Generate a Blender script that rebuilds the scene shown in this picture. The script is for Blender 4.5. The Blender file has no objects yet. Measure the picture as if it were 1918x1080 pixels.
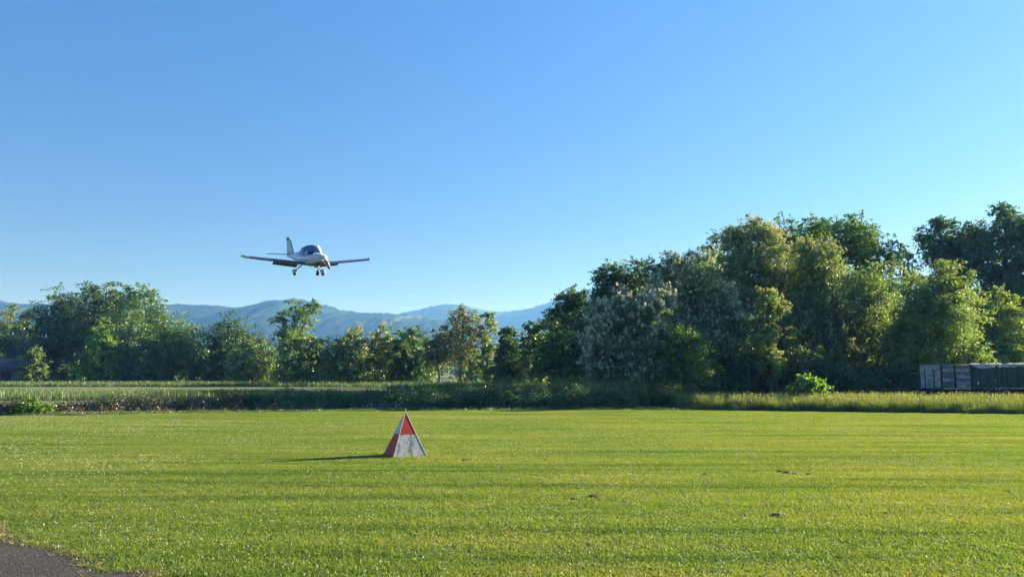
import bpy, bmesh, math, random
import numpy as np
from mathutils import Vector, Matrix, Euler

R = math.radians
scene = bpy.context.scene
C = scene.collection
random.seed(7)

# ------------------------------------------------------------------ camera, sky, sun, exposure
F, CX, CY, CAMZ = 1505.0, 959.0, 540.0, 1.70          # focal length in photograph pixels, centre, eye height
PITCH = math.atan(158 / F)
cd = bpy.data.cameras.new('camera')
cam = bpy.data.objects.new('camera', cd); C.objects.link(cam)
cd.sensor_width = 36.0; cd.lens = 36.0 * F / 1918
cd.clip_start = 0.05; cd.clip_end = 30000
cam.location = (0, 0, CAMZ); cam.rotation_euler = (R(90) + PITCH, 0, 0)
scene.camera = cam

SUN_AZ, SUN_EL = R(25), R(16)                          # azimuth from +X towards +Y
S = Vector((math.cos(SUN_AZ) * math.cos(SUN_EL), math.sin(SUN_AZ) * math.cos(SUN_EL), math.sin(SUN_EL)))
world = bpy.data.worlds.new('World'); scene.world = world; world.use_nodes = True
wn = world.node_tree.nodes; wl = world.node_tree.links; wn.clear()
sky = wn.new('ShaderNodeTexSky'); sky.sky_type = 'NISHITA'; sky.sun_disc = False
sky.sun_elevation = SUN_EL; sky.sun_rotation = math.pi / 2 - SUN_AZ
sky.altitude = 200; sky.air_density = 1.0; sky.dust_density = 0.25; sky.ozone_density = 3.5
hs = wn.new('ShaderNodeHueSaturation'); hs.inputs['Saturation'].default_value = 1.20
hs.inputs['Hue'].default_value = 0.5; hs.inputs['Value'].default_value = 1.0
bg = wn.new('ShaderNodeBackground'); bg.inputs['Strength'].default_value = 0.074
wo = wn.new('ShaderNodeOutputWorld')
# calmer towards the horizon all round, as in clear evening air
wtc = wn.new('ShaderNodeTexCoord'); wsx = wn.new('ShaderNodeSeparateXYZ'); wl.new(wtc.outputs['Generated'], wsx.inputs[0])
wr = wn.new('ShaderNodeValToRGB'); we = wr.color_ramp.elements
we[0].position = 0.0; we[0].color = (0.35, 0.28, 0.36, 1); we[1].position = 0.45; we[1].color = (0.79, 0.71, 0.84, 1)
e_ = we.new(0.12); e_.color = (0.44, 0.385, 0.485, 1); e_ = we.new(0.27); e_.color = (0.60, 0.53, 0.645, 1)
wl.new(wsx.outputs['Z'], wr.inputs[0])
wm = wn.new('ShaderNodeMix'); wm.data_type = 'RGBA'; wm.blend_type = 'MULTIPLY'; wm.inputs[0].default_value = 1.0
wl.new(sky.outputs[0], hs.inputs['Color']); wl.new(hs.outputs[0], wm.inputs[6]); wl.new(wr.outputs[0], wm.inputs[7]); wl.new(wm.outputs[2], bg.inputs['Color']); wl.new(bg.outputs[0], wo.inputs['Surface'])

sd = bpy.data.lights.new('sun', 'SUN'); sd.energy = 5.0; sd.angle = R(0.5); sd.color = (1.0, 0.94, 0.84)
so = bpy.data.objects.new('sun', sd); C.objects.link(so)
so.rotation_euler = S.to_track_quat('Z', 'Y').to_euler()

scene.view_settings.view_transform = 'Standard'; scene.view_settings.look = 'None'
scene.view_settings.exposure = 1.85; scene.view_settings.gamma = 1.0
scene.view_settings.use_curve_mapping = False
cy = scene.cycles
cy.use_denoising = True; cy.max_bounces = 8; cy.diffuse_bounces = 5; cy.glossy_bounces = 3
cy.transmission_bounces = 4; cy.transparent_max_bounces = 12; cy.volume_bounces = 0
cy.use_adaptive_sampling = True; cy.adaptive_threshold = 0.02
cy.sample_clamp_indirect = 6.0

# ------------------------------------------------------------------ helpers
CP, SP = math.cos(PITCH), math.sin(PITCH)
def ray(px, py):
    u = (px - CX) / F; v = (CY - py) / F
    return (u, CP - v * SP, SP + v * CP)
def at(px, py, d):
    """the world point seen at photograph pixel (px, py) that stands d metres away along Y"""
    r = ray(px, py); k = d / r[1]
    return Vector((r[0] * k, d, CAMZ + r[2] * k))
def ground_at(px, py):
    r = ray(px, py); k = -CAMZ / r[2]
    return Vector((r[0] * k, r[1] * k, 0))

def tag(o, label=None, cat=None, group=None, kind=None):
    if label: o['label'] = label
    if cat: o['category'] = cat
    if group: o['group'] = group
    if kind: o['kind'] = kind
    return o
def empty(name, loc, rz=0.0):
    o = bpy.data.objects.new(name, None); C.objects.link(o)
    o.location = loc; o.rotation_euler = (0, 0, rz); o.empty_display_size = 0.3
    return o
def link(name, me, parent=None, mat=None):
    o = bpy.data.objects.new(name, me); C.objects.link(o)
    if parent is not None: o.parent = parent
    if mat is not None and not me.materials: me.materials.append(mat)
    return o
def np_mesh(name, V, faces_flat, loop_counts, tint=None, smooth=False):
    me = bpy.data.meshes.new(name)
    V = np.ascontiguousarray(V, dtype=np.float32)
    faces_flat = np.ascontiguousarray(faces_flat, dtype=np.int32)
    loop_counts = np.ascontiguousarray(loop_counts, dtype=np.int32)
    me.vertices.add(len(V)); me.vertices.foreach_set('co', V.ravel())
    me.loops.add(len(faces_flat)); me.loops.foreach_set('vertex_index', faces_flat)
    me.polygons.add(len(loop_counts))
    st = np.zeros(len(loop_counts), dtype=np.int32); st[1:] = np.cumsum(loop_counts)[:-1]
    me.polygons.foreach_set('loop_start', st); me.polygons.foreach_set('loop_total', loop_counts)
    if smooth: me.polygons.foreach_set('use_smooth', np.ones(len(loop_counts), dtype=bool))
    if tint is not None:
        a = me.attributes.new('tint', 'FLOAT', 'POINT'); a.data.foreach_set('value', np.ascontiguousarray(tint, dtype=np.float32))
    me.update(calc_edges=True); me.validate()
    return me
def quads_mesh(name, Q, tint):
    n = len(Q)
    return np_mesh(name, Q.reshape(-1, 3), np.arange(4 * n), np.full(n, 4), np.repeat(tint, 4))

class MB:
    """collects boxes, tubes, lofts into one mesh"""
    def __init__(s): s.v = []; s.f = []; s.sm = []
    def add(s, vs, fs, smooth=False):
        b = len(s.v); s.v += [tuple(v) for v in vs]
        s.f += [tuple(i + b for i in f) for f in fs]; s.sm += [smooth] * len(fs)
    def box(s, a, b, M=None):
        x0, y0, z0 = a; x1, y1, z1 = b
        vs = [Vector(p) for p in ((x0,y0,z0),(x1,y0,z0),(x1,y1,z0),(x0,y1,z0),(x0,y0,z1),(x1,y0,z1),(x1,y1,z1),(x0,y1,z1))]
        if M is not None: vs = [M @ v for v in vs]
        s.add(vs, [(3,2,1,0),(4,5,6,7),(0,1,5,4),(1,2,6,5),(2,3,7,6),(3,0,4,7)])
    def loft(s, rings, cap0=True, cap1=True, smooth=True):
        n = len(rings[0]); vs = [p for r in rings for p in r]; fs = []
        for i in range(len(rings) - 1):
            for j in range(n):
                k = (j + 1) % n
                fs.append((i*n+j, i*n+k, (i+1)*n+k, (i+1)*n+j))
        b = len(s.v); s.add(vs, fs, smooth)
        if cap0: s.f.append(tuple(b + j for j in reversed(range(n)))); s.sm.append(False)
        if cap1: s.f.append(tuple(b + (len(rings)-1)*n + j for j in range(n))); s.sm.append(False)
    def tube(s, pts, rad, n=8, smooth=True):
        pts = [Vector(p) for p in pts]
        if not hasattr(rad, '__len__'): rad = [rad] * len(pts)
        rings = []; a = None
        for i, p in enumerate(pts):
            t = (pts[min(i+1, len(pts)-1)] - pts[max(i-1, 0)]).normalized()
            if a is None: a = t.orthogonal().normalized()
            else: a = (a - t * a.dot(t)).normalized()
            b = t.cross(a)
            rings.append([p + (a * math.cos(2*math.pi*j/n) + b * math.sin(2*math.pi*j/n)) * rad[i] for j in range(n)])
        s.loft(rings, True, True, smooth)
    def build(s, name, mat, parent=None):
        me = bpy.data.meshes.new(name); me.from_pydata(s.v, [], s.f); me.update()
        me.polygons.foreach_set('use_smooth', np.array(s.sm, dtype=bool))
        return link(name, me, parent, mat)

# ------------------------------------------------------------------ materials
def new_mat(name):
    m = bpy.data.materials.new(name); m.use_nodes = True
    n = m.node_tree.nodes; l = m.node_tree.links; n.clear()
    o = n.new('ShaderNodeOutputMaterial')
    return m, n, l, o
def rgb(c): return (c[0], c[1], c[2], 1.0)
def noise(n, l, scale, detail=4, vec=None, rough=0.55):
    t = n.new('ShaderNodeTexNoise'); t.inputs['Scale'].default_value = scale
    t.inputs['Detail'].default_value = detail; t.inputs['Roughness'].default_value = rough
    if vec is not None: l.new(vec, t.inputs['Vector'])
    return t
def ramp(n, l, fac, stops):
    r = n.new('ShaderNodeValToRGB'); e = r.color_ramp.elements
    while len(e) < len(stops): e.new(0.5)
    for i, (p, c) in enumerate(stops): e[i].position = p; e[i].color = rgb(c)
    l.new(fac, r.inputs[0]); return r
def mixc(n, l, fac, a, b, mode='MIX'):
    m = n.new('ShaderNodeMix'); m.data_type = 'RGBA'; m.blend_type = mode
    for sock, val in ((m.inputs[0], fac), (m.inputs[6], a), (m.inputs[7], b)):
        if hasattr(val, 'is_linked'): l.new(val, sock)
        elif isinstance(val, (int, float)): sock.default_value = val
        else: sock.default_value = rgb(val)
    return m.outputs[2]
def leaf_mat(name, c1, c2, trans=0.4, tcol=(1.35, 1.25, 0.45), gloss=0.05, nscale=0.35, namp=0.5, rough=0.45):
    m, n, l, o = new_mat(name)
    a = n.new('ShaderNodeAttribute'); a.attribute_name = 'tint'
    col = mixc(n, l, a.outputs['Fac'], c1, c2)
    g = n.new('ShaderNodeNewGeometry')
    nz = noise(n, l, nscale, 3, g.outputs['Position'])
    mr = n.new('ShaderNodeMapRange'); l.new(nz.outputs[0], mr.inputs[0])
    mr.inputs[1].default_value = 0.3; mr.inputs[2].default_value = 0.7
    mr.inputs[3].default_value = 1 - namp * 0.5; mr.inputs[4].default_value = 1 + namp * 0.5
    col = mixc(n, l, 1.0, col, mr.outputs[0], 'MULTIPLY')
    d = n.new('ShaderNodeBsdfDiffuse'); l.new(col, d.inputs['Color'])
    t = n.new('ShaderNodeBsdfTranslucent'); l.new(mixc(n, l, 1.0, col, tcol, 'MULTIPLY'), t.inputs['Color'])
    mx = n.new('ShaderNodeMixShader'); mx.inputs[0].default_value = trans
    l.new(d.outputs[0], mx.inputs[1]); l.new(t.outputs[0], mx.inputs[2])
    gl = n.new('ShaderNodeBsdfGlossy'); gl.inputs['Roughness'].default_value = rough; gl.inputs['Color'].default_value = (0.9, 0.95, 1, 1)
    m2 = n.new('ShaderNodeMixShader'); m2.inputs[0].default_value = gloss
    l.new(mx.outputs[0], m2.inputs[1]); l.new(gl.outputs[0], m2.inputs[2]); l.new(m2.outputs[0], o.inputs[0])
    return m
def pbr(name, col, rough=0.5, metal=0.0, dirt=None, dscale=6, damt=(0.45, 0.7), coat=0.0, bump=0.0, stretch=None):
    m, n, l, o = new_mat(name)
    p = n.new('ShaderNodeBsdfPrincipled'); l.new(p.outputs[0], o.inputs[0])
    p.inputs['Roughness'].default_value = rough; p.inputs['Metallic'].default_value = metal
    p.inputs['Coat Weight'].default_value = coat
    tc = n.new('ShaderNodeTexCoord'); vec = tc.outputs['Object']
    if stretch:
        mp = n.new('ShaderNodeMapping'); mp.inputs['Scale'].default_value = stretch; l.new(vec, mp.inputs[0]); vec = mp.outputs[0]
    nz = noise(n, l, dscale, 6, vec, 0.65)
    if dirt is None: dirt = tuple(c * 0.8 for c in col)
    r = ramp(n, l, nz.outputs[0], [(damt[0], col), (damt[1], dirt)])
    l.new(r.outputs[0], p.inputs['Base Color'])
    if bump:
        b = n.new('ShaderNodeBump'); b.inputs['Strength'].default_value = bump; b.inputs['Distance'].default_value = 0.02
        l.new(nz.outputs[0], b.inputs['Height']); l.new(b.outputs[0], p.inputs['Normal'])
    return m

LM = {
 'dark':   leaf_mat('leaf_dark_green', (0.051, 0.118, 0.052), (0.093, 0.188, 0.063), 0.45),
 'mid':    leaf_mat('leaf_mid_green', (0.079, 0.171, 0.046), (0.145, 0.264, 0.061), 0.48),
 'bright': leaf_mat('leaf_bright_green', (0.124, 0.257, 0.054), (0.208, 0.354, 0.073), 0.5),
 'olive':  leaf_mat('leaf_olive', (0.129, 0.224, 0.082), (0.220, 0.321, 0.112), 0.48),
 'yellow': leaf_mat('leaf_yellow_green', (0.170, 0.268, 0.077), (0.287, 0.375, 0.133), 0.48),
 'brown':  leaf_mat('leaf_bronze', (0.153, 0.190, 0.092), (0.241, 0.272, 0.133), 0.42),
 'grey':   leaf_mat('leaf_grey_green', (0.120, 0.217, 0.129), (0.214, 0.321, 0.205), 0.45),
 'locust': leaf_mat('leaf_locust_green', (0.129, 0.228, 0.087), (0.226, 0.326, 0.129), 0.48),
 'layer':  leaf_mat('leaf_layered_green', (0.136, 0.242, 0.076), (0.235, 0.333, 0.108), 0.5),
}
BLOSSOM = leaf_mat('blossom_cream', (0.58, 0.62, 0.46), (0.78, 0.79, 0.64), 0.35, (1.05, 1.0, 0.8), 0.02, namp=0.2)
BLOSSOM_Y = leaf_mat('blossom_straw', (0.42, 0.41, 0.20), (0.60, 0.58, 0.34), 0.35, (1.1, 1.0, 0.7), 0.02, namp=0.2)
BARK = pbr('bark_grey_brown', (0.085, 0.068, 0.050), 0.9, dirt=(0.030, 0.026, 0.020), dscale=3, bump=0.6, stretch=(3, 3, 0.6))
BARK_PALE = pbr('bark_pale', (0.17, 0.15, 0.12), 0.9, dirt=(0.06, 0.05, 0.04), dscale=3, bump=0.6, stretch=(3, 3, 0.6))
BRAMBLE = leaf_mat('leaf_bramble', (0.042, 0.105, 0.048), (0.085, 0.175, 0.060), 0.4)
BRAMBLE_DRY = leaf_mat('leaf_bramble_dry', (0.075, 0.082, 0.050), (0.120, 0.130, 0.080), 0.3)
DRY = leaf_mat('dry_leaf', (0.26, 0.16, 0.075), (0.42, 0.30, 0.17), 0.25, (1.1, 0.9, 0.6))
STRAW = leaf_mat('tall_grass_blade', (0.065, 0.140, 0.028), (0.225, 0.265, 0.090), 0.45, namp=0.9, nscale=2.2)
CROP = leaf_mat('meadow_grass_blade', (0.055, 0.128, 0.028), (0.110, 0.185, 0.052), 0.4, namp=0.7, nscale=0.8)

# ------------------------------------------------------------------ ground and terrain
def field_edge(x):
    """distance of the far edge of the mown grass at this x"""
    return float(np.interp(x, [-40, -19, -14, -8, -2, 4, 10, 16, 21, 45], [29.5, 31.2, 34.0, 35.5, 36.6, 37.0, 36.6, 34.6, 33.2, 31.5]))

def ground_material():
    m, n, l, o = new_mat('meadow_soil')
    g = n.new('ShaderNodeNewGeometry')
    a = noise(n, l, 0.03, 6, g.outputs['Position']); b = noise(n, l, 1.7, 5, g.outputs['Position'])
    r1 = ramp(n, l, a.outputs[0], [(0.35, (0.13, 0.17, 0.05)), (0.55, (0.17, 0.21, 0.06)), (0.7, (0.21, 0.22, 0.09))])
    col = mixc(n, l, b.outputs[0], r1.outputs[0], (0.07, 0.10, 0.03))
    p = n.new('ShaderNodeBsdfPrincipled'); p.inputs['Roughness'].default_value = 0.95; l.new(col, p.inputs['Base Color'])
    l.new(p.outputs[0], o.inputs[0]); return m
me = bpy.data.meshes.new('ground')
gx = [-6500, -1500, -300, -80, 80, 300, 1500, 6500]; gy = [-1500, -100, 30, 150, 400, 1200, 3000, 6500]
me.from_pydata([(x, y, 0) for y in gy for x in gx], [], [(j*8+i, j*8+i+1, (j+1)*8+i+1, (j+1)*8+i) for j in range(7) for i in range(7)])
tag(link('ground', me, None, ground_material()), 'green meadow ground running out to the hills', None, None, 'structure')

# mown airfield grass: a soil-and-thatch sheet with real blades on it
PATH_A, PATH_DIR = ground_at(0, 998), (ground_at(275, 1079) - ground_at(0, 998)).normalized()
PATH_N = Vector((PATH_DIR.y, -PATH_DIR.x, 0))          # points away from the lawn
if PATH_N.y > 0: PATH_N = -PATH_N
def path_dist(x, y):
    """positive on the lawn side of the asphalt edge (numpy ok)"""
    s = -((x - PATH_A.x) * PATH_N.x + (y - PATH_A.y) * PATH_N.y)
    t = (x - PATH_A.x) * PATH_DIR.x + (y - PATH_A.y) * PATH_DIR.y
    return s + 0.07 * np.sin(t * 3.1) + 0.05 * np.sin(t * 7.7 + 1) + 0.03 * np.sin(t * 17.0) - 0.02 * np.clip(t, -4, 6) * (np.clip(t, -4, 6) - 2.6)

def lawn_material():
    m, n, l, o = new_mat('lawn_thatch')
    g = n.new('ShaderNodeNewGeometry')
    a = noise(n, l, 0.5, 5, g.outputs['Position']); b = noise(n, l, 14, 4, g.outputs['Position'])
    r1 = ramp(n, l, a.outputs[0], [(0.3, (0.085, 0.140, 0.022)), (0.7, (0.130, 0.185, 0.034))])
    r2 = ramp(n, l, b.outputs[0], [(0.35, (0.055, 0.060, 0.018)), (0.6, (0.110, 0.140, 0.024))])
    col = mixc(n, l, 0.5, r1.outputs[0], r2.outputs[0])
    p = n.new('ShaderNodeBsdfPrincipled'); p.inputs['Roughness'].default_value = 0.95; l.new(col, p.inputs['Base Color'])
    l.new(p.outputs[0], o.inputs[0]); return m
xs = np.linspace(-45, 50, 60)
vs = [(x, -6, 0.004) for x in xs] + [(x, field_edge(x) + 0.3, 0.004) for x in xs]
me = bpy.data.meshes.new('airfield_lawn'); k = len(xs)
me.from_pydata([tuple(map(float, v)) for v in vs], [], [(i, i+1, k+i+1, k+i) for i in range(k-1)])
tag(link('airfield_lawn', me, None, lawn_material()), 'mown grass airfield in low sunlight', None, None, 'structure')

# asphalt apron path in the near corner, with a ragged edge
def asphalt_material():
    m, n, l, o = new_mat('worn_asphalt')
    g = n.new('ShaderNodeNewGeometry')
    v = n.new('ShaderNodeTexVoronoi'); v.inputs['Scale'].default_value = 75; l.new(g.outputs['Position'], v.inputs['Vector'])
    b = noise(n, l, 1.2, 5, g.outputs['Position']); c = noise(n, l, 40, 5, g.outputs['Position'])
    r1 = ramp(n, l, c.outputs[0], [(0.35, (0.020, 0.018, 0.017)), (0.60, (0.055, 0.050, 0.045)), (0.74, (0.24, 0.22, 0.19))])
    r2 = ramp(n, l, b.outputs[0], [(0.4, (0.8, 0.8, 0.8)), (0.65, (1.25, 1.15, 1.0))])
    col = mixc(n, l, 1.0, r1.outputs[0], r2.outputs[0], 'MULTIPLY')
    p = n.new('ShaderNodeBsdfPrincipled'); p.inputs['Roughness'].default_value = 0.9; l.new(col, p.inputs['Base Color'])
    bm = n.new('ShaderNodeBump'); bm.inputs['Strength'].default_value = 0.9; bm.inputs['Distance'].default_value = 0.012
    l.new(v.outputs['Distance'], bm.inputs['Height']); l.new(bm.outputs[0], p.inputs['Normal'])
    l.new(p.outputs[0], o.inputs[0]); return m
ts = np.arange(-9, 9.01, 0.06); vs = []
for t in ts:
    q = PATH_A + PATH_DIR * float(t)
    off = 0.07 * math.sin(t*3.1) + 0.05 * math.sin(t*7.7+1) + 0.03 * math.sin(t*17) - 0.02*t*(t-2.6)
    e = q + PATH_N * off; w = q + PATH_N * 3.6
    vs += [(e.x, e.y, 0.010), (w.x, w.y, 0.010)]
me = bpy.data.meshes.new('asphalt_path')
me.from_pydata([tuple(map(float, v)) for v in vs], [], [(2*i, 2*i+1, 2*i+3, 2*i+2) for i in range(len(ts)-1)])
tag(link('asphalt_path', me, None, asphalt_material()), 'dark asphalt path with a ragged grassy edge', None, None, 'structure')

# farm road and track behind the hedge
ROADM = pbr('pale_road', (0.24, 0.23, 0.22), 0.9, dirt=(0.16, 0.15, 0.14), dscale=0.8)
TRACKM = pbr('field_track_earth', (0.17, 0.13, 0.10), 0.95, dirt=(0.10, 0.08, 0.06), dscale=0.5)
def strip(name, pts, w, z, mat, label):
    vs = []; P = [Vector(p) for p in pts]
    for i, p in enumerate(P):
        t = (P[min(i+1, len(P)-1)] - P[max(i-1, 0)]).normalized(); nrm = Vector((-t.y, t.x))
        a = p + nrm * w/2; b = p - nrm * w/2
        vs += [(a.x, a.y, z), (b.x, b.y, z)]
    me = bpy.data.meshes.new(name); me.from_pydata(vs, [], [(2*i, 2*i+1, 2*i+3, 2*i+2) for i in range(len(P)-1)])
    return tag(link(name, me, None, mat), label, None, None, 'structure')
strip('farm_road', [(-80, 41), (-45, 43.5), (-20, 45), (0, 45.5), (14, 46)], 4.0, 0.005, ROADM, 'pale grey farm road behind the brambles')
strip('field_track', [(-60, 76), (-20, 80), (0, 83), (20, 84)], 3.0, 0.005, TRACKM, 'brown earth track across the far meadow')

# hills: real ridges kilometres away
def hill_material():
    m, n, l, o = new_mat('wooded_hillside')
    g = n.new('ShaderNodeNewGeometry')
    a = noise(n, l, 0.0045, 7, g.outputs['Position'], 0.6); b = noise(n, l, 0.02, 5, g.outputs['Position'], 0.6)
    r1 = ramp(n, l, a.outputs[0], [(0.42, (0.022, 0.045, 0.020)), (0.56, (0.040, 0.070, 0.026)), (0.64, (0.12, 0.16, 0.05))])
    r2 = ramp(n, l, b.outputs[0], [(0.35, (0.7, 0.7, 0.7)), (0.65, (1.2, 1.2, 1.2))])
    col = mixc(n, l, 1.0, r1.outputs[0], r2.outputs[0], 'MULTIPLY')
    d = n.new('ShaderNodeBsdfDiffuse'); l.new(col, d.inputs[0]); l.new(d.outputs[0], o.inputs[0]); return m
HILLM = hill_material()
def ridge(name, D, W, prof, x0, x1, nx, ny, seed, label, spur):
    rng = np.random.RandomState(seed)
    px = np.array([p[0] for p in prof], float); py = np.array([p[1] for p in prof], float)
    X = np.linspace(x0, x1, nx); hx = np.interp(CX + X / D * F, px, CAMZ + (698 - py) / F * D)
    kk = np.ones(5) / 5; hx = np.convolve(np.pad(hx, 2, 'edge'), kk, 'valid')
    Y = np.linspace(-1, 1, ny)
    ph = rng.rand(8) * 6.28
    xx, yy = np.meshgrid(X, Y)
    cross = np.cos(np.clip(yy, -1, 1) * np.pi / 2) ** 1.3
    sp = sum(np.sin(xx / (170 * 1.55 ** i) + ph[i] + 2.2 * np.sin(yy * 2 + ph[i + 4])) * spur * 0.75 ** (3 - i) for i in range(4))
    z = hx[None, :] * cross + sp * np.sin(np.pi * np.abs(yy)) * cross
    z += rng.randn(*z.shape) * 3.0 * (cross > 0.02)
    z = np.where(np.abs(yy) > 0.999, -0.5, z)
    V = np.stack([xx, D + yy * W, z], -1).reshape(-1, 3)
    ii = np.arange((ny - 1) * nx).reshape(ny - 1, nx)[:, :-1].ravel()
    fcs = np.stack([ii, ii + 1, ii + nx + 1, ii + nx], 1)
    me = np_mesh(name, V, fcs.ravel(), np.full(len(fcs), 4), None, True)
    tag(link(name, me, None, HILLM), label, None, None, 'structure')
ridge('hill', 3000, 1100, [(-700, 600), (-300, 578), (0, 566), (60, 574), (200, 576), (315, 575), (370, 573), (430, 578), (475, 581), (500, 574),
      (520, 567), (548, 564), (575, 563), (605, 572), (640, 583), (700, 590), (760, 592), (820, 600), (900, 612), (1000, 622), (1300, 650), (1700, 690)],
      -3000, 1400, 420, 40, 3, 'blue hazy wooded hills with a pointed top behind the left trees', 9)
ridge('hill', 4700, 1300, [(300, 640), (600, 605), (700, 598), (755, 590), (800, 579), (840, 570), (870, 573), (900, 580), (930, 585), (970, 583),
      (1000, 577), (1040, 563), (1100, 545), (1200, 540), (1400, 545), (1700, 565), (2000, 590)],
      -2200, 3300, 420, 40, 9, 'farther blue mountain ridge rising towards the right', 9)

# haze round camera and scene
m, n, l, o = new_mat('air_haze')
pv = n.new('ShaderNodeVolumePrincipled'); pv.inputs['Color'].default_value = (0.13, 0.36, 1.0, 1); pv.inputs['Density'].default_value = 2.5e-4
pv.inputs['Absorption Color'].default_value = (1, 1, 1, 1)
pv.inputs['Anisotropy'].default_value = 0.25
l.new(pv.outputs[0], o.inputs['Volume'])
mb = MB(); mb.box((-7000, -2000, -1.5), (7000, 7000, 560)); hz = mb.build('haze', m)
tag(hz, None, None, None, 'stuff')

# ------------------------------------------------------------------ trees
def unit(v): return v / np.maximum(np.linalg.norm(v, axis=-1, keepdims=True), 1e-9)
def leaf_quads(rng, Cn, size, out, upb=0.35, aspect=0.68, droop=0.25):
    n = len(Cn)
    nrm = unit(rng.randn(n, 3) * 0.75 + out * 0.55 + np.array([0, 0, upb]))
    t = rng.randn(n, 3); t[:, 2] -= droop; t = unit(t - nrm * (t * nrm).sum(1, keepdims=True))
    b = np.cross(nrm, t)
    s = (size * (0.6 + 0.8 * rng.rand(n)))[:, None]
    return np.stack([Cn - t * s * 0.5, Cn + b * s * aspect * 0.5 + t * s * 0.05, Cn + t * s * 0.5, Cn - b * s * aspect * 0.5 + t * s * 0.05], 1)

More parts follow.
